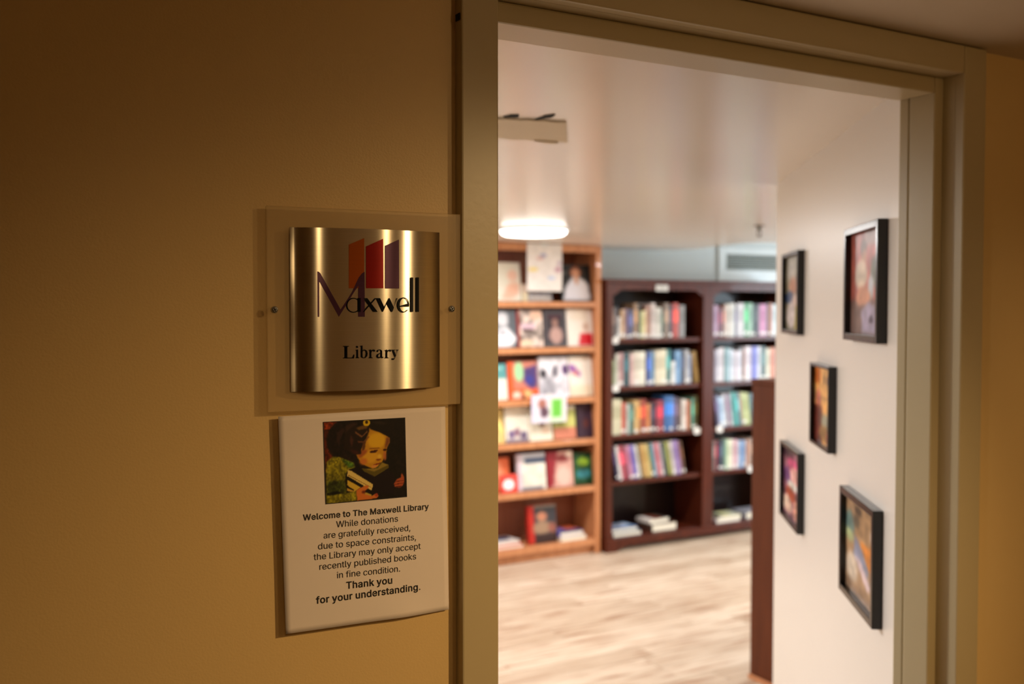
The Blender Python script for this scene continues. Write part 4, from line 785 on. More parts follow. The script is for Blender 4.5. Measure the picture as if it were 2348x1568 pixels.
for (a_, b_) in ((u1, u2), (u3, u4)):
    zr = ZDT - 0.075; pts = [(a_, ZDT-0.03), (a_, zr-0.035)]
    for k in range(7): 
        t = k/6; pts.append((a_ + 0.03 + 0.05*t, zr - 0.03 + 0.03*math.sin(t*math.pi/2)))
    for k in range(6, -1, -1):
        t = k/6; pts.append((b_ - 0.03 - 0.05*t, zr - 0.03 + 0.03*math.sin(t*math.pi/2)))
    pts += [(b_, zr-0.035), (b_, ZDT-0.03)]
    D(MB().prism(pts, VD+0.001, VD+0.02, 'y'), 'arched_rail', bevel=0)
    for z in dz[:4]:
        D(MB().box(a_ if a_ != u3 else a_-0.019, (b_ if b_ != u2 else b_+0.019), VD+0.021, VD+DD-0.012, z-0.030, z), 'shelf')
D(MB().box(u0+0.03, u5-0.03, VD+0.0205, VD+DD-0.012, dz[4]-0.022, dz[4]), 'bottom_shelf')
pts = [(u0+0.0, 0.0), (u0+0.09, 0.0)]
for k in range(9): pts.append((u0+0.09+0.10*k/8, 0.035*math.sin(math.pi/2*k/8)))
for k in range(9): pts.append((u5-0.19+0.10*k/8, 0.035*math.cos(math.pi/2*k/8)))
pts += [(u5, 0), (u5, dz[4]), (u0, dz[4])]
D(MB().prism(pts, VD-0.012, VD-0.0005, 'y'), 'apron', bevel=0)
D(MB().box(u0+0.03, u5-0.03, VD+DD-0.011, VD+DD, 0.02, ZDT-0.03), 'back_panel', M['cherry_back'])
# placard and shelf tags
pp = hv(1517.5, 660, VD)
t = thing('shelf_placard', 'white placard on the top rail of the dark bookcase', 'sign', (pp.x, VD-0.001, pp.z-0.022))
MB().box(-0.055, 0.055, -0.003, 0.0, 0, 0.044).build('card', M['label'], t, bevel=0.001)
mbb = MB()
for r_ in range(2):
    for k in range(8 - r_*2): mbb.box(-0.04+r_*0.01+k*0.0105, -0.033+r_*0.01+k*0.0105, -0.0035, -0.003, 0.026-r_*0.014, 0.034-r_*0.014)
mbb.build('lettering', M['grille'], t)
for nm, px, py, z in (('left end of the top shelf', 1414, 785, dz[0]), ('left end of the second shelf', 1415, 895, dz[1]), ('right end of the third shelf', 1602, 986, dz[2])):
    p = hv(px, py, VD)
    t = thing('shelf_tag', 'small white shelf tag hanging at the %s, left bay' % nm, 'tag', (p.x, VD+0.0195, z-0.034), group='white shelf tags')
    MB().prism([(-0.022,0),(0.022,0),(0.030,0.012),(0.030,0.045),(-0.030,0.045),(-0.030,0.012)], -0.003, 0.0, 'y').build('card', M['label'], t)
    MB().box(-0.01, 0.01, -0.003, 0.03, 0.0445, 0.0465).build('clip', M['white_plastic'], t).location = (0, 0, 0)
for nm, px, py, z in (('left end of the third shelf', 1654, 985, dz[2]), ('fourth shelf beside the brown panel', 1725, 1072, dz[3])):
    p = hv(px, py, VD)
    t = thing('shelf_tag', 'small white shelf tag hanging at the %s, right bay' % nm, 'tag', (p.x, VD+0.0195, z-0.034), group='white shelf tags')
    MB().prism([(-0.022,0),(0.022,0),(0.030,0.012),(0.030,0.045),(-0.030,0.045),(-0.030,0.012)], -0.003, 0.0, 'y').build('card', M['label'], t)
    MB().box(-0.01, 0.01, -0.003, 0.03, 0.0445, 0.0465).build('clip', M['white_plastic'], t)

ORD = ['first','second','third','fourth','fifth','sixth','seventh','eighth','ninth','tenth','eleventh','twelfth','thirteenth','fourteenth','fifteenth','sixteenth','seventeenth','eighteenth','nineteenth','twentieth','twenty-first','twenty-second','twenty-third','twenty-fourth','twenty-fifth','twenty-sixth']
import colorsys
def cname(c):
    r, g, b = [x/255 for x in c]; h, s, v_ = colorsys.rgb_to_hsv(r, g, b); h *= 360
    if v_ < 0.28: return 'black'
    if s < 0.13: return 'white' if v_ > 0.83 else ('light grey' if v_ > 0.65 else ('grey' if v_ > 0.4 else 'dark grey'))
    if s < 0.30 and v_ > 0.78: 
        return 'cream' if 20 <= h <= 75 else ('pale pink' if (h < 20 or h > 300) else ('pale green' if h < 165 else ('pale blue' if h < 250 else 'pale lilac')))
    d = 'dark ' if v_ < 0.45 else ''
    if h < 14 or h > 345: n_ = 'red' if s > 0.55 else 'dusty pink'
    elif h < 42: n_ = 'brown' if v_ < 0.62 else ('orange' if s > 0.6 else 'tan')
    elif h < 68: n_ = 'olive' if v_ < 0.6 else 'yellow'
    elif h < 160: n_ = 'green'
    elif h < 195: n_ = 'teal'
    elif h < 245: n_ = 'blue'
    elif h < 290: n_ = 'purple'
    else: n_ = 'pink' if v_ > 0.55 else 'plum'
    return d + n_
rb = random.Random(11)
def desat(c):
    m = sum(c)/3; return tuple((m + (x - m)*0.8)*0.92 for x in c)
def make_book(label, x, y, z, w_, h, d, col, theta=0.0, group=None):
    sticker = rb.random() < 0.62
    """spine to the front (-y); stands at x, leans by theta about y"""
    t = thing('book', label, 'book', (x, y, z), (0, -theta, 0), group)
    g = 0.0006; tk = min(0.003, w_*0.16)
    mb = MB()
    mb.box(g, w_-g, 0, tk, 0, h); mb.box(g, g+tk, tk, d, 0, h); mb.box(w_-g-tk, w_-g, tk, d, 0, h)
    c_ = mb.build('cover', M['book'], t); c_.color = lin(desat(col)) + (1,)
    MB().box(g+tk, w_-g-tk, tk, d-0.004, 0.003, h-0.003).build('page_block', M['pages'], t)
    if sticker:
        zs = rb.uniform(0.006, 0.016)
        MB().box(w_*0.12, w_*0.88, -0.0006, 0.0, zs, zs + rb.uniform(0.016, 0.024)).build('spine_label', M['label'], t)
    if w_ > 0.018:
        b_ = MB().box(g*2+0.002, w_-g*2-0.002, -0.0005, 0, h*0.45, h*0.8).build('title_block', M['book'], t)
        k = 0.6 if sum(col) > 380 else 1.7
        b_.color = tuple(min(1, x_*k+0.01) for x_ in lin(col)) + (1,)
    return t
f5 = lambda x, y: (1380 + x/4.126, 540 + y/4.126)
f6 = lambda x, y: (1380 + x/3.919, 880 + y/3.919)
SPV = VD + 0.045
def row(data, z, conv, where, lean=0.0, umin=None, umax=None, group='books', start=None):
    prev = umin + 0.001
    n = 0
    for k, (xa, xb, ty, col) in enumerate(data):
        pa, pya = conv(xa, ty); pb, _ = conv(xb, ty)
        ua, ub = uat(pa, SPV), uat(pb, SPV)
        if ua < prev: ua = prev
        if k > 0 and ua - prev < 0.006: ua = prev
        if ub - ua < 0.008: ub = ua + 0.010
        if umax and ub > umax: break
        top = hv((pa+pb)/2, pya, SPV).z
        h = min(0.30, max(0.13, top - z))
        th_ = lean
        wv = (ub - ua)
        lab = '%s book, %s from the left on the %s' % (cname(col), ORD[k], where)
        dpt = rb.uniform(0.13, 0.17)
        if isinstance(lean, dict):
            th_ = lean.get(k, 0.0)
            if th_ and not lean.get(k-1): ua += h*math.sin(th_); ub += h*math.sin(th_)
            elif th_: ub = ua + wv
        yy = SPV + rb.uniform(-0.006, 0.006)
        if th_:
            hh = min(0.3, h/math.cos(th_))
            make_book(lab, ua, yy, z + 0.0004, wv*math.cos(th_), hh, dpt, col, th_, group)
        else:
            make_book(lab, ua, yy, z + 0.0004, wv, h, dpt, col, 0, group)
        prev = ub + 0.0003
G = 'upright books on the %s'
r1 = [(95,128,680,(120,100,90)),(128,150,670,(60,60,70)),(150,180,770,(225,220,215)),(180,215,700,(215,170,125)),(215,240,690,(150,120,140)),(240,268,700,(75,70,120)),(268,300,700,(90,100,140)),(300,335,640,(165,125,85)),(335,362,650,(60,60,45)),(362,385,720,(190,200,130)),(385,420,710,(235,215,150)),(420,460,660,(200,150,130)),(460,500,640,(225,210,205)),(500,555,680,(215,212,200)),(555,580,700,(40,80,60)),(580,630,640,(140,115,95)),(630,665,660,(60,50,70)),(665,720,640,(205,62,45)),(720,745,660,(140,130,130)),(745,775,660,(160,160,160))]
r2 = [(95,125,1180,(165,185,135)),(125,160,1120,(210,205,190)),(160,205,1110,(190,140,140)),(205,260,1110,(45,85,95)),(260,300,1120,(220,180,175)),(300,350,1100,(225,215,195)),(350,415,1100,(240,236,215)),(425,465,1100,(60,90,170)),(465,500,1100,(110,160,200)),(500,555,1090,(228,216,185)),(555,605,1080,(235,225,190)),(605,650,1080,(60,140,140)),(650,690,1190,(225,230,230)),(690,745,1090,(110,160,210)),(745,780,1090,(50,60,90)),(780,815,1080,(180,180,185)),(815,850,1120,(150,165,200)),(850,885,1100,(190,150,80)),(885,915,1110,(145,85,38))]
r3 = [(90,135,140,(235,230,190)),(135,178,140,(215,210,170)),(178,220,170,(220,100,80)),(220,250,180,(190,200,190)),(250,290,180,(60,110,100)),(290,330,150,(222,176,100)),(330,358,150,(190,120,60)),(358,400,140,(175,60,40)),(400,440,180,(222,130,60)),(440,480,170,(60,60,80)),(480,512,150,(140,40,60)),(512,550,150,(195,40,60)),(550,570,150,(50,50,90)),(570,605,110,(50,110,190)),(605,640,110,(60,120,200)),(640,680,120,(80,70,110)),(680,715,130,(90,70,70)),(715,755,140,(225,215,205)),(755,800,150,(205,120,80)),(800,825,130,(70,150,130)),(825,862,110,(90,85,45)),(862,885,130,(62,58,40))]
r4 = [(105,130,560,(60,50,95)),(130,155,560,(225,225,225)),(155,195,560,(190,70,90)),(195,225,560,(160,60,80)),(225,262,556,(205,130,170)),(262,300,552,(120,110,205)),(300,330,552,(222,216,200)),(330,352,548,(40,40,40)),(352,392,545,(218,170,90)),(392,425,542,(222,192,110)),(425,450,540,(50,90,80)),(450,478,536,(120,160,185)),(478,515,530,(212,100,110)),(515,540,530,(195,172,190)),(540,580,525,(60,70,60)),(580,610,522,(182,190,80)),(610,640,518,(205,196,192)),(640,680,512,(150,120,190)),(680,705,512,(170,130,180)),(705,725,512,(110,70,40))]
row(r1, dz[0], f5, 'top shelf, left bay', 0, u1, u2, G % 'top shelf of the left bay')
row(r2, dz[1], f5, 'second shelf, left bay', {17: R(8), 18: R(9)}, u1, u2, G % 'second shelf of the left bay')
row(r3, dz[2], f6, 'third shelf, left bay', 0, u1, u2, G % 'third shelf of the left bay')
row([(a_+32, b_+32, c_, d_) for a_, b_, c_, d_ in r4], dz[3], f6, 'fourth shelf, left bay', R(11), u1, u2, G % 'fourth shelf of the left bay')
q1 = [(1058,1100,660,(190,150,190)),(1100,1120,680,(150,50,70)),(1120,1145,690,(50,45,70)),(1145,1165,660,(190,110,80)),(1165,1205,650,(225,215,205)),(1205,1245,640,(228,228,222)),(1245,1272,660,(60,50,90)),(1275,1340,640,(210,205,210)),(1340,1380,640,(60,165,100)),(1380,1420,640,(140,190,155)),(1420,1450,650,(40,50,50)),(1450,1480,650,(60,60,60)),(1480,1550,650,(205,110,165)),(1550,1575,640,(60,60,40)),(1575,1605,640,(205,112,72)),(1605,1650,650,(200,222,228)),(1650,1690,650,(200,170,110))]
q2 = [(1060,1090,1080,(170,160,180)),(1090,1120,1070,(210,205,215)),(1120,1160,1060,(225,220,230)),(1160,1190,1060,(130,180,190)),(1190,1230,1070,(180,200,215)),(1230,1270,1090,(220,215,230)),(1270,1310,1090,(226,221,236)),(1310,1335,1060,(150,160,170)),(1335,1355,1070,(182,120,90)),(1355,1410,1050,(226,216,226)),(1410,1470,1050,(110,112,212)),(1470,1505,1050,(222,222,226)),(1505,1550,1050,(60,90,90)),(1550,1590,1070,(216,211,180)),(1590,1635,1060,(222,120,70)),(1635,1670,1060,(200,190,180))]
q3 = [(1040,1062,100,(90,70,110)),(1062,1085,110,(150,170,212)),(1085,1115,120,(180,212,242)),(1115,1140,90,(200,200,212)),(1140,1160,90,(100,60,90)),(1160,1185,90,(190,180,200)),(1185,1220,80,(60,165,160)),(1220,1250,80,(64,150,150)),(1250,1270,80,(130,80,90)),(1270,1310,80,(182,192,120)),(1310,1345,85,(190,200,122)),(1345,1370,90,(50,82,82)),(1370,1400,90,(120,172,192)),(1400,1440,90,(150,150,170))]
q4 = [(1000,1025,510,(110,110,110)),(1025,1045,510,(192,40,60)),(1045,1080,510,(60,60,82)),(1080,1105,500,(60,90,90)),(1105,1125,500,(150,192,160)),(1125,1160,500,(222,232,190)),(1160,1190,500,(236,226,216)),(1190,1218,500,(222,160,182)),(1218,1245,510,(200,212,222)),(1245,1275,510,(110,150,212)),(1275,1300,510,(150,182,222)),(1300,1330,500,(202,150,130)),(1330,1350,490,(150,120,100)),(1350,1385,490,(212,206,200)),(1385,1420,500,(120,100,90))]
row(q1, dz[0], f5, 'top shelf, right bay', 0, u3, u4, G % 'top shelf of the right bay')
row(q2, dz[1], f5, 'second shelf, right bay', 0, u3, u4, G % 'second shelf of the right bay')
row(q3, dz[2], f6, 'third shelf, right bay', R(8), u3, u4, G % 'third shelf of the right bay')
row(q4, dz[3], f6, 'fourth shelf, right bay', 0, u3, u4, G % 'fourth shelf of the right bay')

def flat_book(label, x, y, z, L, Dp, h, col, rz=0.0, group=None, spine='-y', art=None):
    """book lying flat, page edges towards -y"""
    t = thing('book', label, 'book', (x, y, z), (0, 0, rz), group)
    mb = MB(); mb.box(0, L, 0, Dp, 0, 0.002); mb.box(0, L, 0, Dp, h-0.002, h); mb.box(0, 0.002, 0, Dp, 0.002, h-0.002)
    c_ = mb.build('cover', M['book'], t); c_.color = lin(col) + (1,)
    MB().box(0.002, L-0.004, 0.003, Dp-0.003, 0.002, h-0.002).build('page_block', M['pages'], t)
    if art:
        art_grid('cover_art', lambda i, j: (0.001 + (L-0.002)*i, Dp-0.001-(Dp-0.002)*j, h+0.0004), 16, 20, paint(16, 20, *art), M['art'], t)
    return t
zb_ = dz[4] + 0.0005
gg = 'books lying flat in the bottom of the dark bookcase'
flat_book('pale blue book lying flat, lower of the pair left on the bottom shelf', uat(1406, VD+0.04), VD+0.035, zb_, 0.25, 0.17, 0.03, (70, 90, 120), 0.0, gg)
flat_book('blue and white book lying flat, upper of the pair left on the bottom shelf', uat(1405, VD+0.04)+0.002, VD+0.05, zb_+0.0305, 0.235, 0.16, 0.025, (120, 150, 180), 0.04, gg, art=((150, 170, 196), [('e', (0.5, 0.5, 0.3, 0.2), (200, 200, 216), 3), ('r', (0, 0.8, 1, 1), (70, 110, 170), 2), ('n', (0.3, 6, 6))]))
flat_book('thick brown book with white page edges lying flat on the bottom shelf, left bay', uat(1497, VD+0.04), VD+0.04, zb_, 0.225, 0.17, 0.055, (74, 48, 38), 0.0, gg)
flat_book('white book with brown cover art lying on the thick brown book', uat(1494, VD+0.05), VD+0.06, zb_+0.0555, 0.19, 0.15, 0.03, (214, 206, 198), 0.10, gg, art=((120, 62, 44), [('r', (0, 0, 0.3, 1), (216, 208, 200), 1), ('r', (0.75, 0, 1, 1), (60, 50, 44), 1), ('n', (0.2, 6, 6))]))
flat_book('white book lying flat, left on the bottom shelf, right bay', uat(1645, VD+0.04), VD+0.04, zb_, 0.24, 0.17, 0.025, (226, 218, 226), 0.0, gg)
flat_book('yellow and white book lying on the white one in the right bay', uat(1652, VD+0.04), VD+0.05, zb_+0.0255, 0.22, 0.15, 0.022, (200, 200, 160), -0.03, gg, art=((210, 206, 150), [('r', (0, 0, 0.25, 1), (90, 94, 86), 1), ('r', (0.6, 0.2, 1, 1), (190, 190, 170), 2)]))
flat_book('grey book lying flat beside the white pair, bottom shelf, right bay', uat(1716, VD+0.04), VD+0.05, zb_, 0.2, 0.17, 0.05, (150, 150, 160), 0.0, gg)

# ---- oak case
o_r = u0 - 0.0165; o_l = o_r - 1.16; ZOT = ZLC - 0.004; OD = 0.30
oz = [zat(1362, 692, VO), zat(1362, 794.5, VO), zat(1367, 909, VO), zat(1367, 1004.5, VO), zat(1367, 1113, VO), zat(1362, 1235, VO)]
print('oak', o_l, o_r, ZOT, oz)
oak = thing('oak_bookcase', 'tall honey oak bookcase with books displayed face out, left of the dark one', 'bookcase', (o_l, VO, 0))
def O(mb, name, m=None, bevel=0.003):
    for i, p in enumerate(mb.v): mb.v[i] = (p[0] - o_l, p[1] - VO, p[2])
    return mb.build(name, m or M['oak'], oak, bevel=bevel)
sw = 0.048
O(MB().box(o_l, o_l+0.025, VO+0.02, VO+OD, 0, ZOT), 'side_panel'); O(MB().box(o_r-0.025, o_r-0.001, VO+0.02, VO+OD, 0, ZOT), 'side_panel')
O(MB().box(o_l, o_l+sw, VO, VO+0.0195, 0, ZOT), 'stile'); O(MB().box(o_r-sw, o_r-0.001, VO, VO+0.0195, 0, ZOT), 'stile')
O(MB().box(o_l+sw, o_r-sw, VO, VO+0.0195, zat(1362, 580, VO), ZOT), 'top_rail')
O(MB().box(o_l+0.025, o_r-0.025, VO+0.02, VO+OD, ZOT-0.02, ZOT), 'top_panel')
for z in oz[:5]: O(MB().box(o_l+0.025, o_r-0.025, VO+0.0205, VO+OD-0.012, z-0.036, z), 'shelf')
for z in oz[:5]: O(MB().box(o_l+sw, o_r-sw, VO+0.003, VO+0.020, z-0.038, z+0.0), 'shelf_edge')
O(MB().box(o_l+0.025, o_r-0.025, VO+0.0205, VO+OD-0.012, oz[5]-0.025, oz[5]), 'bottom_shelf')
O(MB().box(o_l+sw, o_r-sw, VO, VO+0.0195, oz[5]-0.045, oz[5]), 'shelf_edge')
O(MB().box(o_l+0.026, o_r-0.026, VO+0.035, VO+0.05, 0.0, oz[5]-0.026), 'plinth')
O(MB().box(o_l+0.025, o_r-0.025, VO+OD-0.011, VO+OD, 0.02, ZOT-0.021), 'back_panel', M['oak_back'])

def display_book(label, x0, x1, ty, z, col, bg, ops, y=None, thick=0.028, lean=R(7), nx=22, ny=28, seed=1, group='books displayed face out on the oak bookcase'):
    y = VO + 0.055 if y is None else y
    ua, ub = uat(x0, y), min(uat(x1, y), o_r - 0.028); W = ub - ua
    H = (hv((x0+x1)/2, ty, y + 0.02).z - z)/math.cos(lean)
    t = thing('book', label, 'book', (ua, y + thick, z + 0.0005), (-lean, 0, 0), group)
    mb = MB(); mb.box(0, W, -thick, -thick+0.0025, 0, H); mb.box(0, W, -0.0025, 0, 0, H); mb.box(0, 0.003, -thick+0.0025, -0.0025, 0, H)
    c_ = mb.build('cover', M['book'], t); c_.color = lin(col) + (1,)
    MB().box(0.003, W-0.004, -thick+0.0025, -0.0025, 0.003, H-0.003).build('page_block', M['pages'], t)
    art_grid('cover_art', lambda i, j: (0.0005 + (W-0.001)*i, -thick-0.0006, H-0.0005-(H-0.001)*j), nx, ny, paint(nx, ny, bg, ops, seed), M['art'], t)
    return t
SK = (206, 150, 120)
Z = oz[0]
display_book('cream book with a pink figure, top oak shelf beside the door casing', 1139, 1196, 603, Z, (226, 218, 196), (224, 220, 204), [('e', (0.68, 0.34, 0.2, 0.16), (232, 190, 170), 3), ('p', [(0.2,0.95),(0.5,0.55),(0.95,0.5),(0.95,0.8),(0.6,0.95)], (228, 180, 156), 4)])
display_book('black book with a woman in a white shirt, top oak shelf', 1290, 1356, 608, Z, (24, 24, 24), (34, 34, 34), [('r', (0.02, 0.18, 0.16, 0.28), (120, 116, 112), 1), ('e', (0.5, 0.2, 0.2, 0.17), (112, 58, 36), 2), ('e', (0.5, 0.24, 0.14, 0.14), SK, 1), ('p', [(0.38,0.33),(0.62,0.33),(0.9,0.5),(1,0.98),(0.02,0.98),(0.12,0.6)], (224, 222, 230), 2), ('p', [(0.42,0.34),(0.6,0.34),(0.52,0.62)], SK, 1)])
display_book('low grey book half hidden behind the hanging poster, top oak shelf', 1212, 1266, 672, Z, (170, 166, 166), (172, 166, 168), [('n', (0.25, 8, 4)), ('r', (0.05, 0.5, 0.95, 0.95), (196, 186, 176), 2)], y=VO+0.07)
display_book('slim cream booklet leaning behind the hanging poster, top oak shelf', 1198, 1211, 652, Z, (214, 196, 160), (216, 190, 170), [('r', (0, 0.5, 1, 1), (222, 206, 172), 2)], thick=0.008)
Z = oz[1]
display_book('black and white book with a pale dancer, second oak shelf beside the door casing', 1132, 1187, 712, Z, (60, 62, 66), (92, 96, 102), [('e', (0.42, 0.25, 0.26, 0.2), (206, 206, 210), 3), ('p', [(0.1,1),(0.2,0.5),(0.6,0.45),(1.0,0.75),(0.8,0.95),(0.5,1)], (236, 236, 240), 3), ('e', (0.4, 0.6, 0.2, 0.05), (160, 160, 168), 2)])
display_book('red spined book with a black and white collage cover, second oak shelf', 1190, 1247, 711, Z, (170, 40, 36), (176, 160, 150), [('n', (0.55, 7, 8)), ('e', (0.75, 0.14, 0.25, 0.14), (226, 186, 160), 2), ('r', (0.1, 0.36, 0.7, 0.5), (214, 184, 196), 1), ('r', (0.15, 0.52, 0.6, 0.58), (70, 50, 50), 1), ('e', (0.3, 0.9, 0.3, 0.1), (226, 200, 170), 2), ('r', (0,0,0.05,1), (150,50,44), 0)])
display_book('dark grey book with a framed portrait, second oak shelf', 1250, 1301, 711, Z, (70, 64, 66), (78, 72, 76), [('r', (0.14, 0.14, 0.86, 0.95), (46, 38, 44), 1), ('e', (0.5, 0.36, 0.15, 0.12), (150, 112, 100), 2), ('e', (0.52, 0.7, 0.3, 0.24), (186, 150, 140), 3), ('r', (0.2, 0.16, 0.8, 0.24), (80, 40, 50), 1), ('r', (0, 0.94, 1, 1), (96, 96, 96), 0)])
display_book('white book with a figure in red, right end of the second oak shelf', 1303, 1365, 709, Z, (234, 226, 216), (238, 230, 220), [('e', (0.72, 0.48, 0.12, 0.12), (206, 176, 160), 2), ('p', [(0.42,0.98),(0.5,0.68),(0.95,0.66),(0.98,0.98)], (206, 30, 44), 2), ('r', (0.1, 0.1, 0.8, 0.3), (232, 222, 206), 2)])
Z = oz[2]
display_book('teal and white book, third oak shelf beside the door casing', 1118, 1165, 836, Z, (90, 150, 146), (224, 220, 206), [('r', (0, 0, 1, 0.42), (88, 150, 150), 2), ('r', (0.1, 0.1, 0.8, 0.16), (150, 196, 190), 1)])
display_book('orange book with a green and purple picture, third oak shelf', 1169, 1236, 830, Z, (226, 88, 36), (232, 92, 44), [('r', (0.18, 0, 1, 0.74), (196, 120, 100), 1), ('e', (0.36, 0.28, 0.16, 0.26), (160, 216, 160), 2), ('p', [(0.52,0.2),(0.98,0.1),(0.95,0.72),(0.7,0.72),(0.5,0.5)], (74, 56, 112), 2), ('e', (0.7, 0.5, 0.15, 0.12), (60, 60, 140), 2), ('e', (0.25, 0.9, 0.15, 0.1), (226, 206, 190), 1), ('e', (0.62, 0.88, 0.16, 0.12), (236, 180, 120), 1), ('r', (0.42, 0.88, 0.5, 1), (70, 50, 40), 1)])
display_book('white book with dappled grey animals, third oak shelf', 1240, 1306, 820, Z, (232, 230, 236), (234, 232, 238), [('e', (0.14, 0.42, 0.12, 0.12), (44, 40, 46), 2), ('e', (0.55, 0.36, 0.12, 0.16), (110, 106, 116), 3), ('e', (0.92, 0.32, 0.12, 0.14), (70, 40, 90), 2), ('e', (0.3, 0.75, 0.3, 0.28), (168, 166, 174), 4), ('e', (0.75, 0.7, 0.25, 0.25), (212, 210, 218), 4), ('n', (0.14, 7, 7))])
display_book('white book with a purple flourish, right end of the third oak shelf', 1309, 1363, 818, Z, (238, 234, 226), (240, 236, 226), [('p', [(0.0,0.2),(0.2,0.22),(0.5,0.42),(0.46,0.52),(0.2,0.42),(0,0.36)], (150, 90, 170), 2), ('e', (0.25, 0.42, 0.14, 0.06), (216, 140, 130), 2), ('r', (0, 0.75, 1, 1), (236, 222, 196), 4)])
Z = oz[3]
display_book('gold book, fourth oak shelf beside the door casing', 1110, 1158, 938, Z, (190, 160, 90), (206, 176, 104), [('n', (0.3, 5, 7)), ('r', (0, 0.7, 1, 1), (222, 190, 120), 3)])
display_book('cream book with small purple figures along its foot, fourth oak shelf', 1161, 1214, 933, Z, (228, 222, 206), (232, 226, 210), [('e', (0.25, 0.78, 0.14, 0.12), (110, 90, 130), 2), ('e', (0.5, 0.72, 0.12, 0.12), (130, 90, 110), 2), ('e', (0.78, 0.82, 0.16, 0.12), (96, 80, 110), 2), ('r', (0, 0.92, 1, 1), (130, 116, 130), 2)])
display_book('cream book with a brown spot, fourth oak shelf under the green and white notice', 1216, 1268, 936, Z, (230, 220, 198), (234, 226, 206), [('e', (0.55, 0.46, 0.14, 0.14), (96, 50, 40), 2), ('e', (0.7, 0.7, 0.2, 0.1), (226, 196, 170), 3), ('r', (0.2, 0, 0.9, 0.24), (206, 196, 176), 3)])
display_book('olive green book with a pink lower band, fourth oak shelf', 1271, 1322, 931, Z, (150, 150, 80), (170, 172, 96), [('r', (0, 0, 1, 0.14), (222, 214, 200), 1), ('e', (0.3, 0.4, 0.25, 0.2), (130, 130, 56), 3), ('e', (0.75, 0.5, 0.25, 0.2), (206, 206, 120), 3), ('r', (0, 0.66, 1, 1), (206, 130, 104), 1)])
display_book('dark purple book with a small emblem, right end of the fourth oak shelf', 1326, 1367, 924, Z, (58, 42, 56), (64, 46, 62), [('e', (0.56, 0.6, 0.2, 0.14), (96, 52, 52), 2)])
Z = oz[4]
display_book('orange book, fifth oak shelf beside the door casing', 1126, 1170, 1052, Z, (222, 96, 56), (226, 110, 66), [('e', (0.4, 0.5, 0.3, 0.4), (236, 150, 110), 4)], y=VO+0.09)
display_book('small red book with a white label in front of the orange one', 1150, 1188, 1088, Z, (216, 70, 60), (222, 76, 64), [('e', (0.45, 0.55, 0.34, 0.3), (244, 240, 240), 2)], y=VO+0.045, thick=0.014)
display_book('white book with a navy heading, fifth oak shelf', 1190, 1254, 1041, Z, (206, 196, 200), (228, 222, 206), [('r', (0, 0, 1, 0.2), (206, 206, 212), 2), ('r', (0.26, 0.12, 1.0, 0.27), (54, 70, 100), 2), ('r', (0, 0, 0.14, 1), (216, 196, 206), 1), ('n', (0.08, 5, 12)), ('r', (0.1, 0.9, 0.9, 1), (120, 120, 130), 2)])
display_book('red book with a pink figure, fifth oak shelf', 1258, 1317, 1036, Z, (150, 36, 44), (206, 160, 146), [('p', [(0,0),(0.42,0),(0.3,0.5),(0.2,1),(0,1)], (146, 40, 50), 2), ('e', (0.6, 0.2, 0.3, 0.1), (130, 50, 50), 3), ('e', (0.62, 0.7, 0.28, 0.28), (230, 190, 176), 3), ('e', (0.85, 0.1, 0.12, 0.08), (236, 220, 200), 2)])
display_book('green and teal book, right end of the fifth oak shelf', 1319, 1361, 1039, Z, (30, 66, 44), (34, 74, 44), [('e', (0.5, 0.28, 0.32, 0.14), (140, 176, 52), 3), ('e', (0.5, 0.66, 0.4, 0.16), (54, 126, 136), 3), ('n', (0.25, 6, 6))])
Z = oz[5]
display_book('black and red book with a portrait, standing on the bottom oak shelf', 1215, 1279, 1160, Z, (176, 34, 26), (64, 62, 66), [('r', (0, 0, 0.2, 1), (186, 44, 32), 1), ('r', (0.2, 0, 1, 0.06), (140, 126, 110), 1), ('e', (0.48, 0.3, 0.18, 0.13), (196, 130, 100), 2), ('e', (0.48, 0.6, 0.34, 0.18), (160, 130, 104), 3), ('e', (0.85, 0.62, 0.15, 0.15), (150, 90, 76), 3), ('r', (0.22, 0.78, 1, 1), (58, 40, 38), 1)], thick=0.035)
go = 'books lying flat in the bottom of the oak bookcase'
zb_ = Z + 0.0005
flat_book('white paged book lying flat, lower of the pair beside the door casing', uat(1128, VO+0.03), VO+0.028, zb_, 0.24, 0.19, 0.022, (206, 90, 76), 0.0, go)
flat_book('dark blue and white book lying on another beside the door casing', uat(1136, VO+0.03), VO+0.045, zb_+0.0225, 0.21, 0.17, 0.02, (220, 214, 210), 0.1, go, art=((216, 210, 204), [('p', [(0.2,0.1),(0.9,0.2),(0.8,0.7),(0.3,0.6)], (60, 66, 100), 2)]))
flat_book('cream paged book lying flat, lower of the pair right of the portrait book', uat(1287, VO+0.03), VO+0.028, zb_, 0.21, 0.2, 0.03, (226, 212, 190), 0.0, go)
flat_book('blue and orange book lying flat, upper of the pair right of the portrait book', uat(1287, VO+0.03), VO+0.04, zb_+0.0305, 0.195, 0.18, 0.03, (110, 104, 196), 0.02, go, art=((110, 106, 190), [('r', (0.5, 0, 1, 0.6), (222, 110, 70), 2), ('r', (0, 0.7, 1, 1), (70, 70, 110), 2)]))
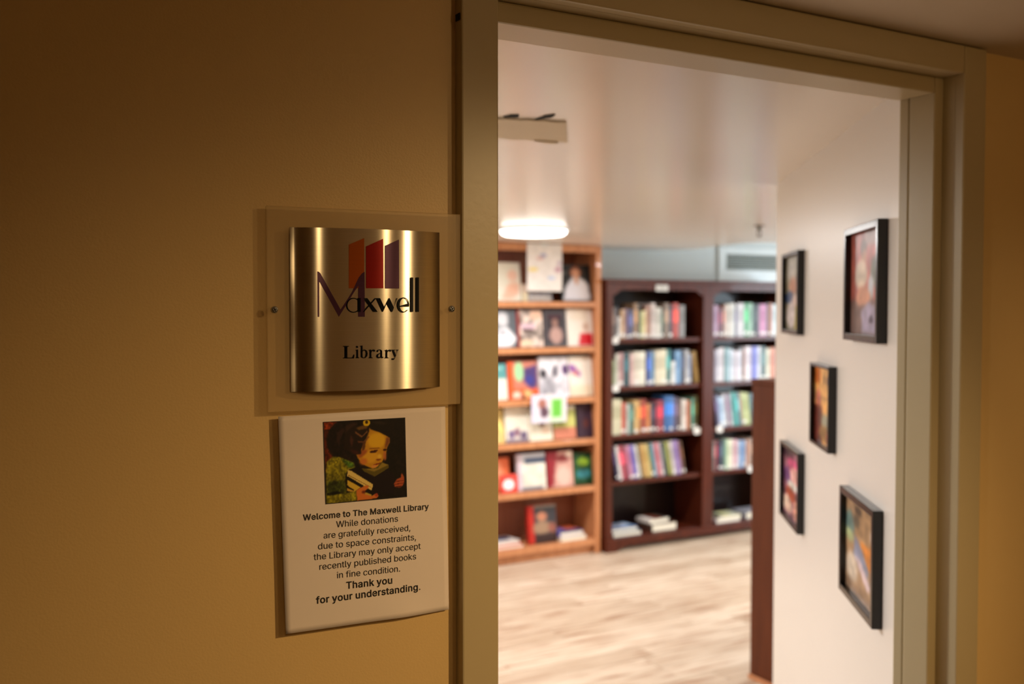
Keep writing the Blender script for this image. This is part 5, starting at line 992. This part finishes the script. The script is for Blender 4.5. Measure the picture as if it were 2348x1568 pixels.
# poster hanging over the top of the oak case, small notice on its shelf edge
A = hv(1208, 566, VO-0.006); B = hv(1288, 668, VO-0.006)
t = thing('hanging_poster', 'white paper poster with coloured scribbles hanging over the top oak rail', 'poster', (A.x, VO-0.003, B.z))
PHH = 2.138 - B.z; PWW = B.x - A.x
nx, ny = 26, 34
o = art_grid('poster_sheet', lambda i, j: (PWW*i, -0.003 - 0.004*math.sin(j*2.4), PHH*(1-j)), nx, ny,
    paint(nx, ny, (234, 226, 220), [('e', (0.46, 0.24, 0.08, 0.035), (130, 136, 176), 2), ('e', (0.36, 0.3, 0.12, 0.03), (206, 160, 156), 2), ('e', (0.18, 0.54, 0.12, 0.04), (236, 206, 96), 2), ('e', (0.88, 0.54, 0.1, 0.05), (190, 140, 160), 2), ('e', (0.68, 0.72, 0.1, 0.04), (176, 196, 232), 2), ('e', (0.92, 0.4, 0.05, 0.05), (190, 170, 190), 2), ('n', (0.04, 8, 10))]), M['art'], t)
MB().box(PWW*0.4, PWW*0.6, -0.004, 0.003, PHH-0.02, PHH+0.002).build('tape', M['label'], t)
A = hv(1219, 906, VO-0.006); B = hv(1299, 966, VO-0.006)
t = thing('shelf_notice', 'white notice with a portrait and a green rectangle taped to the third oak shelf edge', 'notice', (A.x, VO-0.002, B.z))
art_grid('notice_sheet', lambda i, j: ((B.x-A.x)*i, -0.004, (A.z-B.z)*(1-j)), 30, 24,
    paint(30, 24, (222, 216, 228), [('r', (0.52, 0.14, 0.92, 0.98), (206, 232, 196), 1), ('r', (0.58, 0.2, 0.86, 0.82), (112, 196, 74), 1), ('e', (0.3, 0.34, 0.13, 0.18), (170, 110, 96), 2), ('e', (0.36, 0.62, 0.12, 0.2), (96, 70, 84), 2), ('r', (0, 0, 0.06, 1), (200, 196, 226), 1)]), M['art'], t)
MB().box(0, (B.x-A.x), -0.0035, -0.0005, 0, A.z-B.z).build('backing_card', M['label'], t)
MB().box((B.x-A.x)*0.42, (B.x-A.x)*0.56, -0.0048, -0.0042, A.z-B.z-0.014, A.z-B.z+0.004).build('tape', M['label'], t)

# ---- low brown bookcase whose end panel shows past the white partition
bl = hz(1719.5, 1553, 0.0)
bx, by = bl.x, bl.y
BT = hv(1737, 868, by).z
print('low case', bx, by, BT)
low = thing('low_bookcase', 'plain brown wooden bookcase end standing past the white wall corner', 'bookcase', (bx, by - 0.36, 0))
LBW = 0.9
MB().box(0, 0.022, 0.0, 0.36, 0, BT-0.022).build('end_panel', M['brown'], low, bevel=0.002)
MB().box(LBW-0.022, LBW, 0.0, 0.36, 0, BT-0.022).build('end_panel', M['brown'], low, bevel=0.002)
MB().box(-0.004, LBW+0.004, -0.004, 0.362, BT-0.0215, BT).build('top_panel', M['brown'], low, bevel=0.002)
MB().box(0.0225, LBW-0.0225, 0.348, 0.358, 0.08, BT-0.022).build('back_panel', M['brown'], low)
for z in (0.08, 0.5, 0.92): MB().box(0.0225, LBW-0.0225, 0.002, 0.3475, z, z+0.02).build('shelf', M['brown'], low)
MB().box(0.0225, LBW-0.0225, 0.02, 0.035, 0, 0.0795).build('plinth', M['brown'], low)
MB().box(-0.014, -0.0003, 0.0, 0.36, 0, 0.02).build('base_moulding', M['oak'], low, bevel=0.003)

# ================================================================== CEILING ITEMS
for k, (x, y) in enumerate(LIB_LAMPS):
    lab = ['round white flush ceiling light above the oak bookcase', 'round ceiling light hidden left of the doorway, far', 'round ceiling light hidden left of the doorway, near', 'round ceiling light hidden behind the white wall, far', 'round ceiling light hidden behind the white wall, near'][k]
    t = thing('ceiling_light', lab, 'ceiling light', (x, y, ZLC), group='round ceiling lights')
    MB().lathe([(0.185, -0.012), (0.195, -0.012), (0.195, -0.0005), (0.185, -0.0005)], 40).build('rim', M['white_plastic'], t, smooth=False)
    MB().lathe([(0.12, -0.040), (0.165, -0.036), (0.18, -0.026), (0.184, -0.0125)], 40).build('diffuser', M['lamp'], t, smooth=True)
# sprinkler
sp_ = hz(1741, 517, ZLC)
t = thing('sprinkler_head', 'small metal sprinkler head on the ceiling near the far wall', 'sprinkler', (sp_.x, sp_.y, ZLC))
MB().lathe([(0.008, -0.006), (0.030, -0.004), (0.034, -0.0005)], 24).build('escutcheon', M['chrome'], t)
MB().lathe([(0.009, -0.030), (0.010, -0.0065)], 12).build('body', M['chrome'], t)
fr = MB(); fr.box(-0.014, -0.010, -0.002, 0.002, -0.052, -0.02); fr.box(0.010, 0.014, -0.002, 0.002, -0.052, -0.02); fr.box(-0.014, 0.014, -0.002, 0.002, -0.056, -0.052)
fr.build('frame_arms', M['chrome'], t)
MB().lathe([(0.004, -0.062), (0.018, -0.060), (0.018, -0.0585), (0.004, -0.057)], 16).build('deflector', M['chrome'], t)
# patch board
C1 = hz(1298, 281, ZLC-0.0045); C2 = hz(1301, 328, ZLC-0.0045); C3 = hz(1120, 272, ZLC-0.0045); C4 = hz(1120, 316, ZLC-0.0045)
def jag(a_, b_, n, amp, seed):
    r_ = random.Random(seed); out = []
    for k in range(n+1):
        t = k/n; out.append((a_.x*(1-t)+b_.x*t + (r_.uniform(-amp, amp) if 0 < k < n else 0)*0.4, a_.y*(1-t)+b_.y*t + (r_.uniform(-amp, amp) if 0 < k < n else 0)))
    return out
cx, cy = C1.x, C1.y
tp = thing('ceiling_patch', 'beige patch board with chipped edges fixed to the ceiling inside the doorway', 'patch board', (cx, cy, ZLC-0.005))
poly = jag(C3, C1, 10, 0.006, 1) + jag(C2, C4, 12, 0.008, 4)
# order: C3->C1 (near edge), C1->C2, C2->C4 (far edge)
poly = [(x-cx, y-cy) for x, y in poly]
MB().prism(poly, 0.0, 0.0045).build('board', M['patch'], tp)
for (px, py, w1, w2, nm) in ((1174, 266, 0.014, 0.022, 1), (1251, 268, 0.011, 0.030, 2)):
    p = hz(px, py, ZLC-0.0012)
    pts = [(p.x-cx + w1*math.cos(a_)*(1+0.35*math.sin(3*a_+nm)), p.y-cy + w2*math.sin(a_)*(1+0.4*math.cos(2*a_+nm))) for a_ in [k*math.pi/6 for k in range(12)]]
    MB().prism(pts, 0.0025, 0.0048).build('chipped_hole', M['dark'], tp)
p = hz(1262, 324, ZLC-0.005)
pts = [(p.x-cx - 0.05, p.y-cy), (p.x-cx - 0.01, p.y-cy-0.006), (p.x-cx + 0.02, p.y-cy-0.008), (p.x-cx+0.022, p.y-cy+0.012), (p.x-cx, p.y-cy+0.02)]
MB().prism(pts, -0.004, -0.0005).build('peeling_flake', M['patch'], tp)

# ================================================================== AIR GRILLE ON THE FAR WALL
vg = VW - 0.02
a_ = hv(1648, 700, vg).x; gx0 = hv(1665, 700, vg).x
gt = hv(1700, 583, vg).z; gb = hv(1700, 619, vg).z
gx1 = gx0 + 0.85
ft = gt + 0.055; fbm = gb - 0.10
t = thing('air_grille', 'white framed air grille with grey louvres above the dark bookcase', 'air vent', (a_, VW, fbm))
def Gb(x0, x1, y0, y1, z0, z1): return MB().box(x0-a_, x1-a_, y0-VW, y1-VW, z0-fbm, z1-fbm)
f_ = MB()
for bxx in ((a_, gx0, vg, VW-0.0005, fbm, ft), (gx1, gx1+0.05, vg, VW-0.0005, fbm, ft), (gx0, gx1, vg, VW-0.0005, gt, ft), (gx0, gx1, vg, VW-0.0005, fbm, gb)):
    f_.box(bxx[0]-a_, bxx[1]-a_, bxx[2]-VW, bxx[3]-VW, bxx[4]-fbm, bxx[5]-fbm)
f_.build('frame', M['vent_white'], t, bevel=0.002)
Gb(gx0, gx1, VW-0.004, VW-0.0005, gb, gt).build('duct_back', M['dark'], t)
ns = 7
for k in range(ns):
    z = gb + (gt-gb)*(k+0.5)/ns
    mb = MB(); h_ = (gt-gb)/ns
    mb.prism([(0, 0)]*0 or [(gx0-a_, z-fbm-h_*0.30), (gx1-a_, z-fbm-h_*0.30), (gx1-a_, z-fbm+h_*0.30), (gx0-a_, z-fbm+h_*0.30)], vg-VW+0.002, vg-VW+0.010, 'y')
    mb.build('slat', M['grille'], t)
